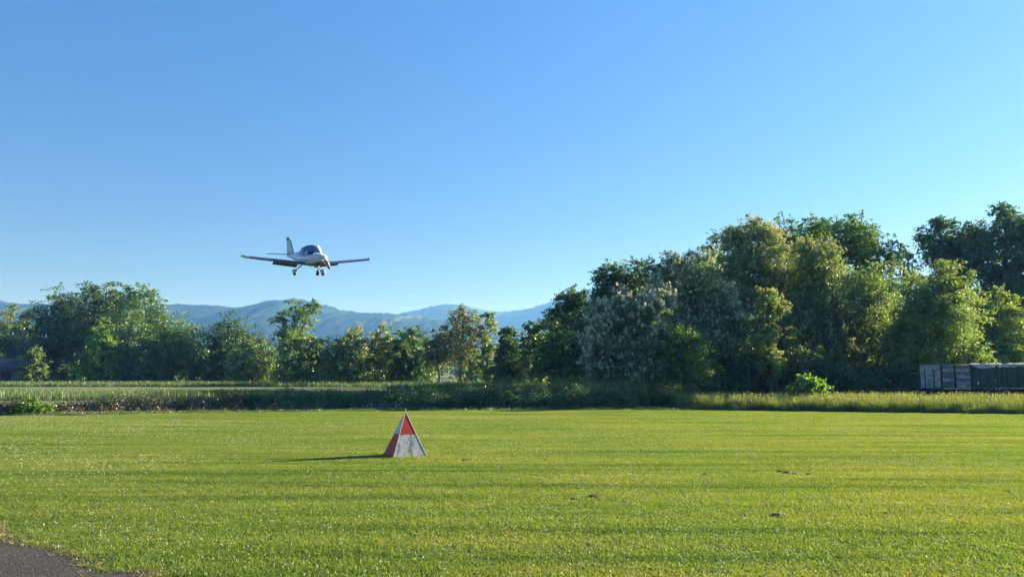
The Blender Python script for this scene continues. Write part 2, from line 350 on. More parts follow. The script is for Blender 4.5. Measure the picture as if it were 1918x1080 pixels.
def make_tree(name, label, cat, d, lobes, mat, nleaf, lsize, seed, zb=None, bark=None, blossom=None, nbl=0, group=None,
              cl_r=0.22, shell=0.62, trunk_r=None, base_px=None, twigs=0, dens=28, blsize=None, depthk=1.0, flat=None, trunk=True, limbs=1.0):
    """lobes: (px, py, rx, ry) of foliage masses at this tree's own distance; every mass has depth too"""
    rng = np.random.RandomState(seed)
    k = d / F; nleaf = int(nleaf * (2.1 if d < 80 else 1.75)); nbl = int(nbl * 2.2); lsize *= 1.12; dens = dens * 1.3
    L = []
    span = max(l[0] for l in lobes) - min(l[0] for l in lobes)
    for l in lobes:
        px, py, rx = l[:3]; ry = l[3] if len(l) > 3 else rx
        P = at(px, py, d); dy = (rng.rand() - 0.5) * span * k * 0.55 * depthk
        L.append((np.array([P.x, d + dy, P.z]), np.array([rx * k, rx * k * (0.85 + 0.4 * rng.rand()), ry * k])))
    cen = np.array([p for p, r in L]); rad = np.array([r for p, r in L])
    bx = at(base_px, 700, d).x if base_px else float((cen[:, 0] * rad[:, 0]).sum() / rad[:, 0].sum())
    H = float((cen[:, 2] + rad[:, 2]).max())
    root = empty(name, (bx, d, 0)); tag(root, label, cat, group)
    org = np.array([bx, d, 0.0])
    # clusters on the masses
    vol = (rad[:, 0] * rad[:, 2]) ** 0.85; vol = vol / vol.sum()
    ncl = max(12, int(nleaf / dens))
    li = rng.choice(len(L), ncl, p=vol)
    dirs = unit(rng.randn(ncl, 3)); dirs[:, 2] += 0.15; dirs = unit(dirs)
    rr = shell + (1.0 - shell) * rng.rand(ncl) ** 0.7
    rr = np.where(rng.rand(ncl) < 0.18, rng.rand(ncl) * 0.7, rr)
    rr = np.where(rng.rand(ncl) < 0.20, 1.0 + 0.45 * rng.rand(ncl) ** 1.4, rr)
    cc = cen[li] + dirs * rad[li] * rr[:, None]
    cc[:, 2] = np.maximum(cc[:, 2], 0.15)
    cs = cl_r * rad[li].mean(1) * (0.6 + 0.8 * rng.rand(ncl))
    cs = np.clip(cs, lsize * 0.9, lsize * 4.2)
    ci = rng.choice(ncl, nleaf, p=cs ** 1.5 / (cs ** 1.5).sum())
    fl = np.array([1, 1, 0.65]) if flat is None else np.array([1, 1, flat])
    off = rng.randn(nleaf, 3) * fl
    sp_ = rng.rand(nleaf)                                 # leaves run along an arching spray, drooping at the tip
    Cn = cc[ci] + off * (cs[ci] * 0.42)[:, None] + dirs[ci] * ((sp_ - 0.5) * 2.4 * cs[ci])[:, None]
    Cn[:, 2] -= (sp_ ** 2) * cs[ci] * 1.0
    Cn[:, 2] = np.maximum(Cn[:, 2], 0.05)
    Q = leaf_quads(rng, Cn, lsize, dirs[ci])
    tint = np.clip(0.5 + 0.28 * rng.randn(ncl)[ci] + 0.18 * rng.randn(nleaf), 0, 1)
    link('crown', quads_mesh('crown', Q - org, tint), root, mat)
    # trunk, limbs and twigs
    if trunk:
        mb = MB(); tr = trunk_r or 0.018 * H + 0.03
        zt = float(cen[:, 2].max()) * 0.9; nseg = 7
        topi = int(np.argmax(cen[:, 2])); pts = []
        for i in range(nseg):
            t = i / (nseg - 1)
            x = (cen[topi, 0] - bx) * t ** 1.6 + (rng.rand() - 0.5) * 0.03 * H * (0 < i)
            y = (cen[topi, 1] - d) * t ** 1.6 + (rng.rand() - 0.5) * 0.03 * H * (0 < i)
            pts.append(Vector((x, y, zt * t - 0.02)))
        mb.tube(pts, [tr * (1.25 if i == 0 else 1) * (1 - 0.85 * i / (nseg - 1)) for i in range(nseg)], 8)
        def on_trunk(z):
            t = max(0.0, min(1.0, z / max(zt, 0.1))) * (nseg - 1); i = min(int(t), nseg - 2); f = t - i
            return pts[i].lerp(pts[i + 1], f), tr * (1 - 0.85 * t / (nseg - 1))
        for j in range(len(L)):
            if rng.rand() > limbs: continue
            e = Vector(cen[j] - org); z0 = max(0.12 * H, min(e.z - 0.35 * (Vector((e.x, e.y, 0)).length) - 0.1 * H, 0.85 * zt))
            s0, r0 = on_trunk(z0); mid = s0.lerp(e, 0.5) + Vector(((rng.rand() - .5) * .06 * H, (rng.rand() - .5) * .06 * H, 0.03 * H))
            r1 = min(r0 * 0.6, 0.07 * H)
            mb.tube([s0, mid, e], [r1, r1 * 0.6, r1 * 0.25], 5)
            sel = np.where(li == j)[0]
            for q in sel[:12]:
                q2 = Vector(cc[q] - org); m2 = e.lerp(q2, 0.5) + Vector((0, 0, 0.02 * H * rng.rand()))
                mb.tube([mid.lerp(e, 0.3 + 0.7 * rng.rand()), m2, q2], [r1 * 0.28, r1 * 0.2, r1 * 0.07], 3)
        for q in range(twigs):
            j = rng.randint(len(L)); a = Vector(cen[j] - org); v = Vector(unit(rng.randn(3) + np.array([0, 0, 0.9]))) * float(rad[j].mean()) * (1.1 + 0.5 * rng.rand())
            mb.tube([a, a + v * 0.6 + Vector((0, 0, 0.05)), a + v], [0.012 * H * 0.3, 0.008 * H * 0.3, 0.002 * H * 0.3], 3)
        mb.build('trunk', bark or BARK, root)
    if blossom is not None and nbl:
        w = (rr > 0.5).astype(float) + 0.05
        bi = rng.choice(ncl, nbl // 14 + 1, p=w / w.sum())
        bc = cc[bi] + dirs[bi] * (cs[bi] * 0.9)[:, None] + rng.randn(len(bi), 3) * cs[bi][:, None] * 0.5
        qi = rng.randint(len(bi), size=nbl)
        bs = (blsize or lsize * 0.75) * 0.8
        P = bc[qi] + rng.randn(nbl, 3) * np.array([0.6, 0.6, 0.8]) * bs
        P[:, 2] = np.maximum(P[:, 2], 0.1)
        Q = leaf_quads(rng, P, bs, dirs[bi][qi], 0.1, 0.8)
        link('blossom', quads_mesh('blossom', Q - org, rng.rand(nbl)), root, blossom)
    return root

def auto(cx, top, wid, bottom, n, seed, shape='round'):
    """foliage masses filling an uneven crown outline given in photograph pixels"""
    rng = np.random.RandomState(seed); Hh = bottom - top; out = []
    for i in range(n):
        t = (i + 0.5) / n + (rng.rand() - 0.5) * 0.1; t = min(max(t, 0.02), 1)
        if shape == 'round': prof = math.sqrt(max(0.05, 1 - ((t - 0.58) / 0.66) ** 2)) if t < .58 else 1.0 - 0.35 * (t - .58)
        elif shape == 'cone': prof = 0.25 + 0.75 * t
        else: prof = math.sqrt(max(0.08, 1 - ((t - 0.4) / 0.66) ** 2))
        r = wid * (0.22 + 0.12 * rng.rand()) * (0.6 + 0.4 * prof)
        side = (-1) ** i * rng.rand() ** 0.6
        x = cx + side * max(0, wid / 2 * prof - r * 0.7)
        y = top + r * 0.95 + t * max(0, Hh - 1.5 * r)
        out.append((x, y, r, r * (0.8 + 0.35 * rng.rand())))
    out.append((cx + (rng.rand() - .5) * wid * .25, top + wid * .17, wid * .19))
    out.append((cx, top + Hh * 0.55, wid * .34, Hh * .36)); out.append((cx - wid * .2, top + Hh * .82, wid * .27, Hh * .2)); out.append((cx + wid * .2, top + Hh * .84, wid * .27, Hh * .2))
    return out

FB = 716   # photograph row where the far trees stand
# --- far tree line beyond the meadow
def far(label, cx, top, wid, d, mat, seed, shape='round', n=9, nleaf=9000, ls=0.27, bottom=None, **kw):
    make_tree('tree', label, 'tree', d, auto(cx, top, wid * 1.2, bottom or FB + 1, n, seed, shape), LM[mat], nleaf, ls, seed, **kw)
far('pale tree at the far left margin rising behind the grey-green tree', 14, 568, 70, 150, 'olive', 11, blossom=BLOSSOM_Y, nbl=700, blsize=0.25)
far('small dull tree topping the gap beside the great dark tree', 52, 575, 34, 152, 'grey', 12, nleaf=5000)
far('grey-green tree standing over the stone shed', 18, 612, 84, 128, 'grey', 13)
make_tree('tree', 'great dark round tree with the left shoulder of the left clump', 'tree', 135, [(72,605,32),(95,572,27),(118,560,24),(80,645,40),(125,600,42),(110,660,48),(62,685,30),(140,640,40)], LM['dark'], 15000, 0.27, 14)
make_tree('tree', 'tallest dark tree at the middle of the left clump', 'tree', 140, [(160,552,20),(182,546,20),(208,546,20),(175,582,38),(212,590,38),(190,640,50),(150,605,34),(195,560,24),(170,690,40)], LM['dark'], 15000, 0.27, 15)
make_tree('tree', 'tall tree with sunlit edge on the right shoulder of the left clump', 'tree', 136, [(240,556,22),(268,553,20),(290,562,17),(300,586,18),(262,590,38),(286,622,32),(252,650,45),(285,680,35)], LM['mid'], 14000, 0.27, 16)
far('fresh green pointed tree in front of the dark left clump', 192, 598, 72, 122, 'bright', 17, 'cone', 10)
far('thin grey tree with pale bare trunk beside the fresh green tree', 240, 585, 58, 124, 'grey', 18, nleaf=3200, bark=BARK_PALE, twigs=14, trunk_r=0.22)
far('pale green bush tree left of the dark clump, low by the meadow', 68, 650, 50, 116, 'olive', 19, 'cone', 8, 5000)
far('round dark tree with bright right flank next to the left clump', 322, 590, 112, 128, 'mid', 20, n=11, nleaf=12000)
far('dense dark green tree left of the tall open tree', 440, 591, 112, 130, 'dark', 22, n=12, nleaf=13000)
far('dull olive tree in front of the dense dark one', 476, 626, 88, 120, 'olive', 23, n=10)
make_tree('tree', 'tall open tree with dark leaves and forked trunk against the hills', 'tree', 124,
          [(560, 575, 16), (578, 572, 14), (590, 579, 9, 6), (545, 572, 13), (530, 595, 15), (555, 600, 20), (515, 602, 9), (545, 625, 20), (575, 598, 15), (525, 628, 15), (560, 640, 20), (540, 655, 22), (510, 590, 5)],
          LM['mid'], 4200, 0.27, 24, base_px=534, trunk_r=0.32, twigs=16, cl_r=0.3)
far('broad olive tree right of the tall open tree', 573, 614, 100, 118, 'olive', 25, n=10, nleaf=9500)
far('yellow-green tree with straw coloured tips on its right side', 656, 612, 82, 120, 'yellow', 26, n=10, blossom=BLOSSOM_Y, nbl=1300, blsize=0.24)
far('slim tree with two pale flowering tips', 715, 611, 50, 122, 'olive', 27, 'oval', 9, 6000, blossom=BLOSSOM_Y, nbl=1000, blsize=0.24)
far('rounded clear green tree between pale tips and bronze tree', 768, 612, 72, 118, 'mid', 28, n=10)
far('small bronze tree at the left foot of the tall bronze one', 822, 612, 56, 114, 'brown', 29, n=8, nleaf=3600, twigs=10, bottom=690)
make_tree('tree', 'tall bronze-leaved thin tree with clear straight trunk by the track', 'tree', 112,
          [(866, 588, 18), (848, 600, 18), (885, 598, 16), (868, 612, 26), (842, 625, 18), (892, 622, 18), (850, 645, 24), (882, 645, 22), (865, 665, 26), (838, 655, 14), (905, 640, 12), (866, 578, 8)],
          LM['brown'], 5200, 0.22, 30, base_px=864, trunk_r=0.26, twigs=40, cl_r=0.3)
far('thin pale tree with slender stems right of the bronze tree', 912, 583, 44, 112, 'olive', 31, n=9, nleaf=2800, twigs=16, blossom=BLOSSOM_Y, nbl=500, blsize=0.2)
far('glowing yellow-green bush seen behind the bronze trunk', 884, 650, 44, 140, 'bright', 32, n=7, nleaf=4500)
far('low glowing bush left of the bronze trunk foot', 790, 668, 46, 140, 'bright', 33, n=6, nleaf=4000)
far('dark ivy-wrapped tree with a pointed head', 953, 612, 58, 100, 'dark', 34, 'cone', 10, 8500, 0.24)
far('yellowish thin-topped tree right of the ivy tree', 1000, 606, 62, 98, 'yellow', 35, n=9, nleaf=5200, ls=0.22, twigs=12)
make_tree('tree', 'tree of straw-coloured top shoots in front of the dark woods edge', 'tree', 70,
          auto(1060, 588, 112, 712, 10, 36), LM['yellow'], 13000, 0.17, 36, blossom=BLOSSOM_Y, nbl=1200, blsize=0.13, twigs=12)

for i_, (lab, x_, t_, w_) in enumerate((('low dark bush at the left foot of the great dark tree', 122, 680, 60), ('low dark bush under the tallest dark tree', 236, 678, 70), ('low bush filling the foot of the round dark tree with bright flank', 290, 676, 70),
        ('low bush closing the gap right of the round dark tree', 392, 672, 74), ('low olive bush between the dense dark tree and the tall open tree', 515, 672, 70), ('low dark bush beneath the broad olive tree', 610, 684, 60),
        ('low bush between the yellow-green tree and the slim pale-tipped tree', 690, 680, 56), ('low bush beneath the rounded clear green tree', 745, 682, 50), ('low dark bush at the foot of the thin pale tree', 925, 680, 56))):
    make_tree('bush', lab, 'bush', 128, auto(x_, t_, w_, FB + 2, 5, 140 + i_), LM['mid' if i_ % 2 else 'dark'], 3500, 0.25, 140 + i_, trunk=False)
def distant_wood():
    rg_ = np.random.RandomState(91); n_ = 26000
    x = -230 + 330 * rg_.rand(n_); y = 240 + 30 * rg_.rand(n_) + x * .05
    top = 7.5 + 2.5 * np.sin(x / 9) + 1.6 * np.sin(x / 3.7 + 1)
    z = top * rg_.rand(n_) ** .6
    Q = leaf_quads(rg_, np.c_[x, y, z], 0.9, np.tile([0, -.5, .5], (n_, 1)))
    tag(link('distant_wood', quads_mesh('distant_wood', Q, rg_.rand(n_)), None, LM['dark']), 'far wood reading as one green mass behind the tree line', None, None, 'stuff')
distant_wood()
# --- the big wood on the right, back row first
def near(label, d, lobes, mat, seed, nleaf=22000, ls=0.15, name='tree', cat='tree', **kw):
    make_tree(name, label, cat, d, lobes, LM[mat], nleaf, ls, seed, **kw)
near('dark tree lowest in the stepped left end of the wood', 75, [(1065,566,26),(1050,590,24),(1085,575,28),(1036,602,16),(1070,612,40),(1060,660,45)], 'dark', 41, 12000, 0.19)
near('dark tree second in the stepped left end of the wood', 72, [(1135,516,24),(1165,512,20),(1190,506,20),(1120,545,22),(1160,550,42),(1112,575,18),(1200,540,30),(1150,610,50),(1190,660,50)], 'dark', 42, 17000, 0.18)
near('dark tree with even top right behind the white-flowered locust', 70, [(1215,502,18),(1250,494,18),(1275,497,18),(1240,530,36),(1290,520,28),(1260,590,50),(1270,660,55)], 'dark', 43, 15000, 0.18)
near('near-black tree head showing left of the highest cream locust', 66, [(1345,450,18),(1366,442,16),(1385,470,28),(1330,482,26),(1350,520,48),(1370,600,60)], 'dark', 44, 13000, 0.17)
near('green tree with a wispy top shoot at the crest of the wood', 62, [(1463,412,11),(1462,398,4,6),(1482,424,18),(1502,436,22),(1520,425,18),(1550,440,26),(1500,460,34),(1460,442,24),(1530,442,24),(1490,482,38),(1540,482,34),(1500,560,60),(1510,650,60)], 'mid', 45, 18000, 0.16, twigs=8)
near('green tree at the crest whose right flank falls to the gap', 60, [(1546,420,16),(1580,424,20),(1560,432,22),(1600,450,30),(1640,470,30),(1580,460,34),(1610,440,22),(1640,446,20),(1664,466,18),(1600,480,38),(1650,492,28),(1682,484,12),(1607,403,4,5),(1630,560,55),(1620,650,60)], 'mid', 46, 19000, 0.16, twigs=6)
near('dark tree right of the gap, left one of the back pair', 68, [(1750,425,20),(1733,446,18),(1778,420,18),(1765,462,30),(1800,450,25),(1780,492,40),(1740,482,20),(1770,580,55),(1770,660,60)], 'dark', 47, 24000, 0.2, shell=0.45)
near('broad dark tree at the right margin, behind the layered trees', 66, [(1855,405,20),(1882,410,22),(1826,427,18),(1912,420,24),(1850,452,38),(1900,462,40),(1830,492,38),(1890,525,48),(1935,430,30),(1955,500,50),(1860,600,60),(1930,620,60)], 'dark', 48, 34000, 0.19, shell=0.45)
near('leafless grey twiggy treetop in the gap of the wood', 63, [(1700,490,16,18),(1712,510,16),(1690,520,18),(1700,560,25)], 'grey', 49, 900, 0.14, twigs=36)
# middle row
near('white-flowered locust hanging to the ground at the left front of the wood', 46,
     [(1130,585,26),(1170,578,32),(1210,590,32),(1122,622,28),(1160,630,48),(1112,662,24),(1222,640,38),(1150,690,44),(1200,700,42),(1242,562,26),(1122,712,26),(1170,735,30),(1215,735,30)], 'grey', 51, 30000, 0.105, blossom=BLOSSOM, nbl=15000, blsize=0.088)
near('white-flowered locust climbing above its lower white neighbour', 50,
     [(1300,487,20),(1262,502,24),(1322,507,28),(1242,532,26),(1290,550,44),(1340,562,38),(1310,602,44),(1262,602,38),(1350,622,40),(1320,655,40),(1372,602,34)], 'grey', 52, 28000, 0.115, blossom=BLOSSOM, nbl=13000, blsize=0.09)
near('highest cream-flowered locust in the middle of the wood', 54,
     [(1405,434,20),(1418,428,22),(1375,445,24),(1450,445,24),(1385,457,26),(1430,442,20),(1442,472,28),(1400,502,40),(1360,502,24),(1450,522,30),(1420,562,40),(1380,552,34),(1400,620,45),(1440,640,40)], 'locust', 53, 28000, 0.12, blossom=BLOSSOM_Y, nbl=13000, blsize=0.1)
near('locust with dark hollow crown right of the highest cream one', 52,
     [(1505,472,22),(1542,468,18),(1530,502,32),(1502,522,28),(1562,512,24),(1520,562,38),(1550,572,28),(1500,622,40),(1545,640,40),(1580,600,35)], 'locust', 54, 24000, 0.12, blossom=BLOSSOM_Y, nbl=9000, blsize=0.1)
near('small locust with a sunlit drooping bough in front of the dark wood', 46,
     [(1432,560,18),(1455,578,15),(1425,602,18),(1468,570,11),(1440,622,16),(1480,622,10,7),(1420,640,20),(1440,675,26)], 'layer', 55, 9000, 0.10, blossom=BLOSSOM_Y, nbl=2200, blsize=0.085)
near('dull feathery tree left of the layered yellow-green tree', 53,
     [(1600,522,28),(1640,507,22),(1670,502,18),(1620,562,38),(1660,552,34),(1590,592,38),(1640,622,48),(1600,662,44),(1660,682,44),(1562,692,44)], 'locust', 56, 26000, 0.12)
near('layered yellow-green tree with flat sunlit tiers', 49,
     [(1745,500,20,12),(1782,500,22,12),(1815,520,18,12),(1720,520,24,16),(1762,530,38,19),(1700,552,24,17),(1792,550,28,19),(1740,572,44,22),(1690,588,24,17),(1782,592,34,22),(1722,622,44,25),(1682,652,26,20),(1772,642,38,25),(1802,662,28,20),(1740,680,40,32),(1740,600,60,50),(1770,560,40,34),(1700,640,40,40)], 'layer', 57, 28000, 0.115, flat=0.6, blossom=BLOSSOM_Y, nbl=1500, blsize=0.09)
near('layered yellow-green tree over the green-sided trailer', 52,
     [(1860,546,12,11),(1886,556,16,12),(1850,576,24,14),(1892,590,20,16),(1830,602,26,17),(1870,622,38,22),(1907,632,20,17),(1842,652,38,20),(1892,665,32,19),(1812,672,26,17),(1925,600,20,14),(1940,650,30,19),(1870,690,50,25),(1870,600,45,40),(1860,660,55,40)], 'layer', 58, 26000, 0.12, flat=0.6, blossom=BLOSSOM_Y, nbl=900, blsize=0.09)
# understorey
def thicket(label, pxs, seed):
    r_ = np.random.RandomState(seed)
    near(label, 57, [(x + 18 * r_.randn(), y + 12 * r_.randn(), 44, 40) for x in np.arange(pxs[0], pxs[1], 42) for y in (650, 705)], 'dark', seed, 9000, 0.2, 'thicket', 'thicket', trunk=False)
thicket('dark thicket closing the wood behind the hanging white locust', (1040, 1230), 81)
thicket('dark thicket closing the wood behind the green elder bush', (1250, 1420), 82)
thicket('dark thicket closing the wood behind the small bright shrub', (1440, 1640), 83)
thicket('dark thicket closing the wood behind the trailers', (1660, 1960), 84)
def bush(label, d, lobes, mat, seed, nleaf=9000, ls=0.1, **kw):
    near(label, d, lobes, mat, seed, nleaf, ls, 'bush', 'bush', **kw)
bush('green elder bush under the two white locusts', 44.5, [(1276,642,32),(1312,642,18),(1262,682,38),(1302,692,38),(1282,728,38)], 'mid', 61, 13000)
bush('dark bush at the field edge beside the hedge end', 45, [(1165,725,28),(1195,735,28),(1225,728,30),(1250,738,25)], 'dark', 62)
bush('dark undergrowth below the climbing white locust', 47, [(1340,690,38),(1370,720,32),(1330,735,28),(1385,680,30)], 'dark', 63)
bush('dark undergrowth below the highest cream locust', 48, [(1420,700,34),(1445,725,32),(1400,738,26)], 'dark', 64)
bush('dark undergrowth behind the small bright shrub', 48, [(1490,690,38),(1520,725,34),(1550,700,36),(1560,735,28)], 'dark', 65)
bush('dark undergrowth left of the board-sided trailer', 48, [(1610,720,34),(1640,735,30),(1680,715,34),(1700,735,26),(1585,735,28)], 'dark', 66)
bush('dark bush behind and under the trailers', 50, [(1750,725,40),(1810,725,40),(1870,725,40),(1930,725,40)], 'dark', 67, 11000)
bush('small sunlit bright green shrub standing alone in the tall grass', 39.5,
     [(1515,722,16),(1495,728,14),(1538,722,14),(1510,710,10),(1527,735,16),(1500,742,12),(1548,716,7),(1484,736,8)], 'bright', 68, 1100, 0.15, base_px=1518, trunk_r=0.035, cl_r=0.3, dens=14)
bush('green bush growing out of the brown brambles', 33.5, [(45,762,13),(68,760,15),(88,764,12),(55,770,14),(30,768,10),(75,770,15)], 'bright', 69, 2600, 0.075)

# ------------------------------------------------------------------ hedges and bramble banks
def hedge(name, label, cat, pts, mats, nleaf, ls, seed, stems, group=None):
    """pts: (x, y, height, half depth) along the hedge"""
    rng = np.random.RandomState(seed); P = np.array(pts, float)
    seg = np.r_[0, np.cumsum(np.hypot(np.diff(P[:, 0]), np.diff(P[:, 1])))]
    root = empty(name, (P[:, 0].mean(), P[:, 1].mean(), 0)); tag(root, label, cat, group); org = np.array(root.location)
    ncl = nleaf // 22
    s = rng.rand(ncl) * seg[-1]
    ip = lambda c, s: np.interp(s, seg, P[:, c])
    lump = 0.76 + 0.20 * np.sin(s * 1.3 + seed) + 0.14 * np.sin(s * 3.7) + 0.26 * (rng.rand(ncl) - 0.5)
    a = rng.rand(ncl) * np.pi; q = 0.5 + 0.5 * rng.rand(ncl) ** 0.5
    hh = ip(2, s) * lump; hd = ip(3, s)
    cc = np.stack([ip(0, s), ip(1, s) - np.cos(a) * hd * q, np.maximum(0.04, np.sin(a) ** 0.6 * hh * q)], 1)
    out = unit(np.stack([np.zeros(ncl), -np.cos(a), np.sin(a)], 1))
    ci = rng.randint(ncl, size=nleaf)
    C3 = cc[ci] + rng.randn(nleaf, 3) * 0.11; C3[:, 2] = np.maximum(C3[:, 2], 0.02)
    Q = leaf_quads(rng, C3, ls, out[ci], 0.3, 0.6) - org
    tint = np.clip(0.5 + .3 * rng.randn(ncl)[ci] + .2 * rng.randn(nleaf), 0, 1)
    which = rng.rand(nleaf) < mats[1]
    link('foliage', quads_mesh('foliage', Q[~which], tint[~which]), root, mats[0])
    if which.any(): link('dry_foliage', quads_mesh('dry_foliage', Q[which], tint[which]), root, mats[2])
    mb = MB()
    for i in range(stems):
        t = rng.rand() * seg[-1]; b = Vector((ip(0, t), ip(1, t) + (rng.rand() - .6) * ip(3, t), 0)) - Vector(org)
        v = Vector((rng.randn() * .4, rng.randn() * .3, ip(2, t) * (0.7 + .5 * rng.rand())))
        mb.tube([b, b + v * .55 + Vector((0, 0, .1)), b + v], [.012, .009, .003], 3)
    tag(mb.build('stem', BARK_PALE, root), kind='stuff')
    return root
hedge('hedge', 'long dark green bramble hedge along the far edge of the mown field', 'hedge',
      [(-12.5, 37.6, .75, .8), (-9, 38.2, .9, 1.0), (-4, 39, 1.1, 1.1), (0, 39.2, 1.1, 1.1), (4.6, 39.4, 1.0, 1.1), (6, 39.6, 1.1, 1.0)], (BRAMBLE, 0.05, BRAMBLE_DRY), 42000, 0.085, 5, 60)
hedge('hedge', 'low brown half-dead bramble hedge at the left end', 'hedge',
      [(-22.5, 33.2, .42, .5), (-20, 34.4, .5, .6), (-17, 36, .72, .7), (-14.5, 37, .8, .8), (-12, 37.4, .8, .8)], (BRAMBLE, 0.72, BRAMBLE_DRY), 26000, 0.07, 6, 160)

# ------------------------------------------------------------------ scattering of blades by geometry nodes
def scatter(name, P, rot, scl, idx, sources, label, mats=None):
    col = bpy.data.collections.new(name + '_sources')
    for i, me in enumerate(sources):
        col.objects.link(bpy.data.objects.new('%s_source_%02d' % (name, i), me))
    me = bpy.data.meshes.new(name); me.vertices.add(len(P)); me.vertices.foreach_set('co', np.ascontiguousarray(P, np.float32).ravel())
    for nm, ty, v in (('rot', 'FLOAT', rot), ('scl', 'FLOAT', scl), ('pick', 'INT', idx)):
        a = me.attributes.new(nm, ty, 'POINT'); a.data.foreach_set('value', np.ascontiguousarray(v, np.int32 if ty == 'INT' else np.float32))
    o = link(name, me); tag(o, label, None, None, 'stuff')
    ng = bpy.data.node_groups.new(name, 'GeometryNodeTree')
    ng.interface.new_socket('Geometry', in_out='INPUT', socket_type='NodeSocketGeometry')
    ng.interface.new_socket('Geometry', in_out='OUTPUT', socket_type='NodeSocketGeometry')
    n = ng.nodes; l = ng.links
    gi = n.new('NodeGroupInput'); go = n.new('NodeGroupOutput'); ip = n.new('GeometryNodeInstanceOnPoints'); ci = n.new('GeometryNodeCollectionInfo')
    ci.inputs['Collection'].default_value = col; ci.inputs['Separate Children'].default_value = True; ci.inputs['Reset Children'].default_value = True
    ip.inputs['Pick Instance'].default_value = True
    def attr(nm, ty):
        a = n.new('GeometryNodeInputNamedAttribute'); a.data_type = ty; a.inputs['Name'].default_value = nm; return a.outputs['Attribute']
    cx = n.new('ShaderNodeCombineXYZ'); l.new(attr('rot', 'FLOAT'), cx.inputs['Z'])
    l.new(gi.outputs[0], ip.inputs['Points']); l.new(ci.outputs[0], ip.inputs['Instance']); l.new(attr('pick', 'INT'), ip.inputs['Instance Index'])
    l.new(cx.outputs[0], ip.inputs['Rotation']); l.new(attr('scl', 'FLOAT'), ip.inputs['Scale']); l.new(ip.outputs[0], go.inputs[0])
    md = o.modifiers.new('scatter', 'NODES'); md.node_group = ng
    return o

def blades(rng, n, half, h0, h1, w, lean, mat, leafy=0, heads=0):
    """a patch of bent grass blades, with some broad low leaves"""
    b = np.stack([(rng.rand(n) - .5) * 2 * half, (rng.rand(n) - .5) * 2 * half, np.zeros(n)], 1)
    az = rng.rand(n) * 6.283; h = h0 + (h1 - h0) * rng.rand(n) ** 1.3
    side = np.stack([np.cos(az), np.sin(az), np.zeros(n)], 1); la = rng.rand(n) * 6.283
    ld = np.stack([np.cos(la), np.sin(la), np.zeros(n)], 1) * (lean * (0.3 + rng.rand(n)) * h)[:, None]
    ww = (w * (0.7 + 0.6 * rng.rand(n)))[:, None]
    up = np.array([0, 0, 1.0])
    m1 = b + ld * 0.35 + up * (h * 0.62)[:, None]; tp = b + ld + up * h[:, None]
    V = np.stack([b - side * ww * .5, b + side * ww * .5, m1 + side * ww * .42, m1 - side * ww * .42, tp], 1)
    base = (np.arange(n) * 5)[:, None]
    f4 = (base + np.array([0, 1, 2, 3])).ravel(); f3 = (base + np.array([3, 2, 4])).ravel()
    VV = [V.reshape(-1, 3)]; FF = [f4, f3]; LC = [np.full(n, 4), np.full(n, 3)]; TT = [np.repeat(rng.rand(n), 5)]
    off = 5 * n
    if leafy:
        c = np.stack([(rng.rand(leafy) - .5) * 2 * half, (rng.rand(leafy) - .5) * 2 * half, h0 * (0.5 + .7 * rng.rand(leafy))], 1)
        Q = leaf_quads(rng, c, 0.020, np.zeros((leafy, 3)), 1.6, 0.9, 0)
        VV.append(Q.reshape(-1, 3)); FF.append(np.arange(4 * leafy) + off); LC.append(np.full(leafy, 4)); TT.append(np.repeat(rng.rand(leafy) * .5, 4)); off += 4 * leafy
    if heads:
        pick = rng.choice(n, heads, replace=False)
        for s in range(3):
            c = tp[pick] - up * (0.02 * s) * (h[pick] / .6)[:, None]
            Q = leaf_quads(rng, c, 0.05, np.zeros((heads, 3)), 0, 0.45, 3.0)
            VV.append(Q.reshape(-1, 3)); FF.append(np.arange(4 * heads) + off); LC.append(np.full(heads, 4)); TT.append(np.ones(4 * heads)); off += 4 * heads
    me = np_mesh('grass_patch', np.concatenate(VV), np.concatenate(FF), np.concatenate(LC), np.concatenate(TT))
    me.materials.append(mat); return me

rng = np.random.RandomState(21)
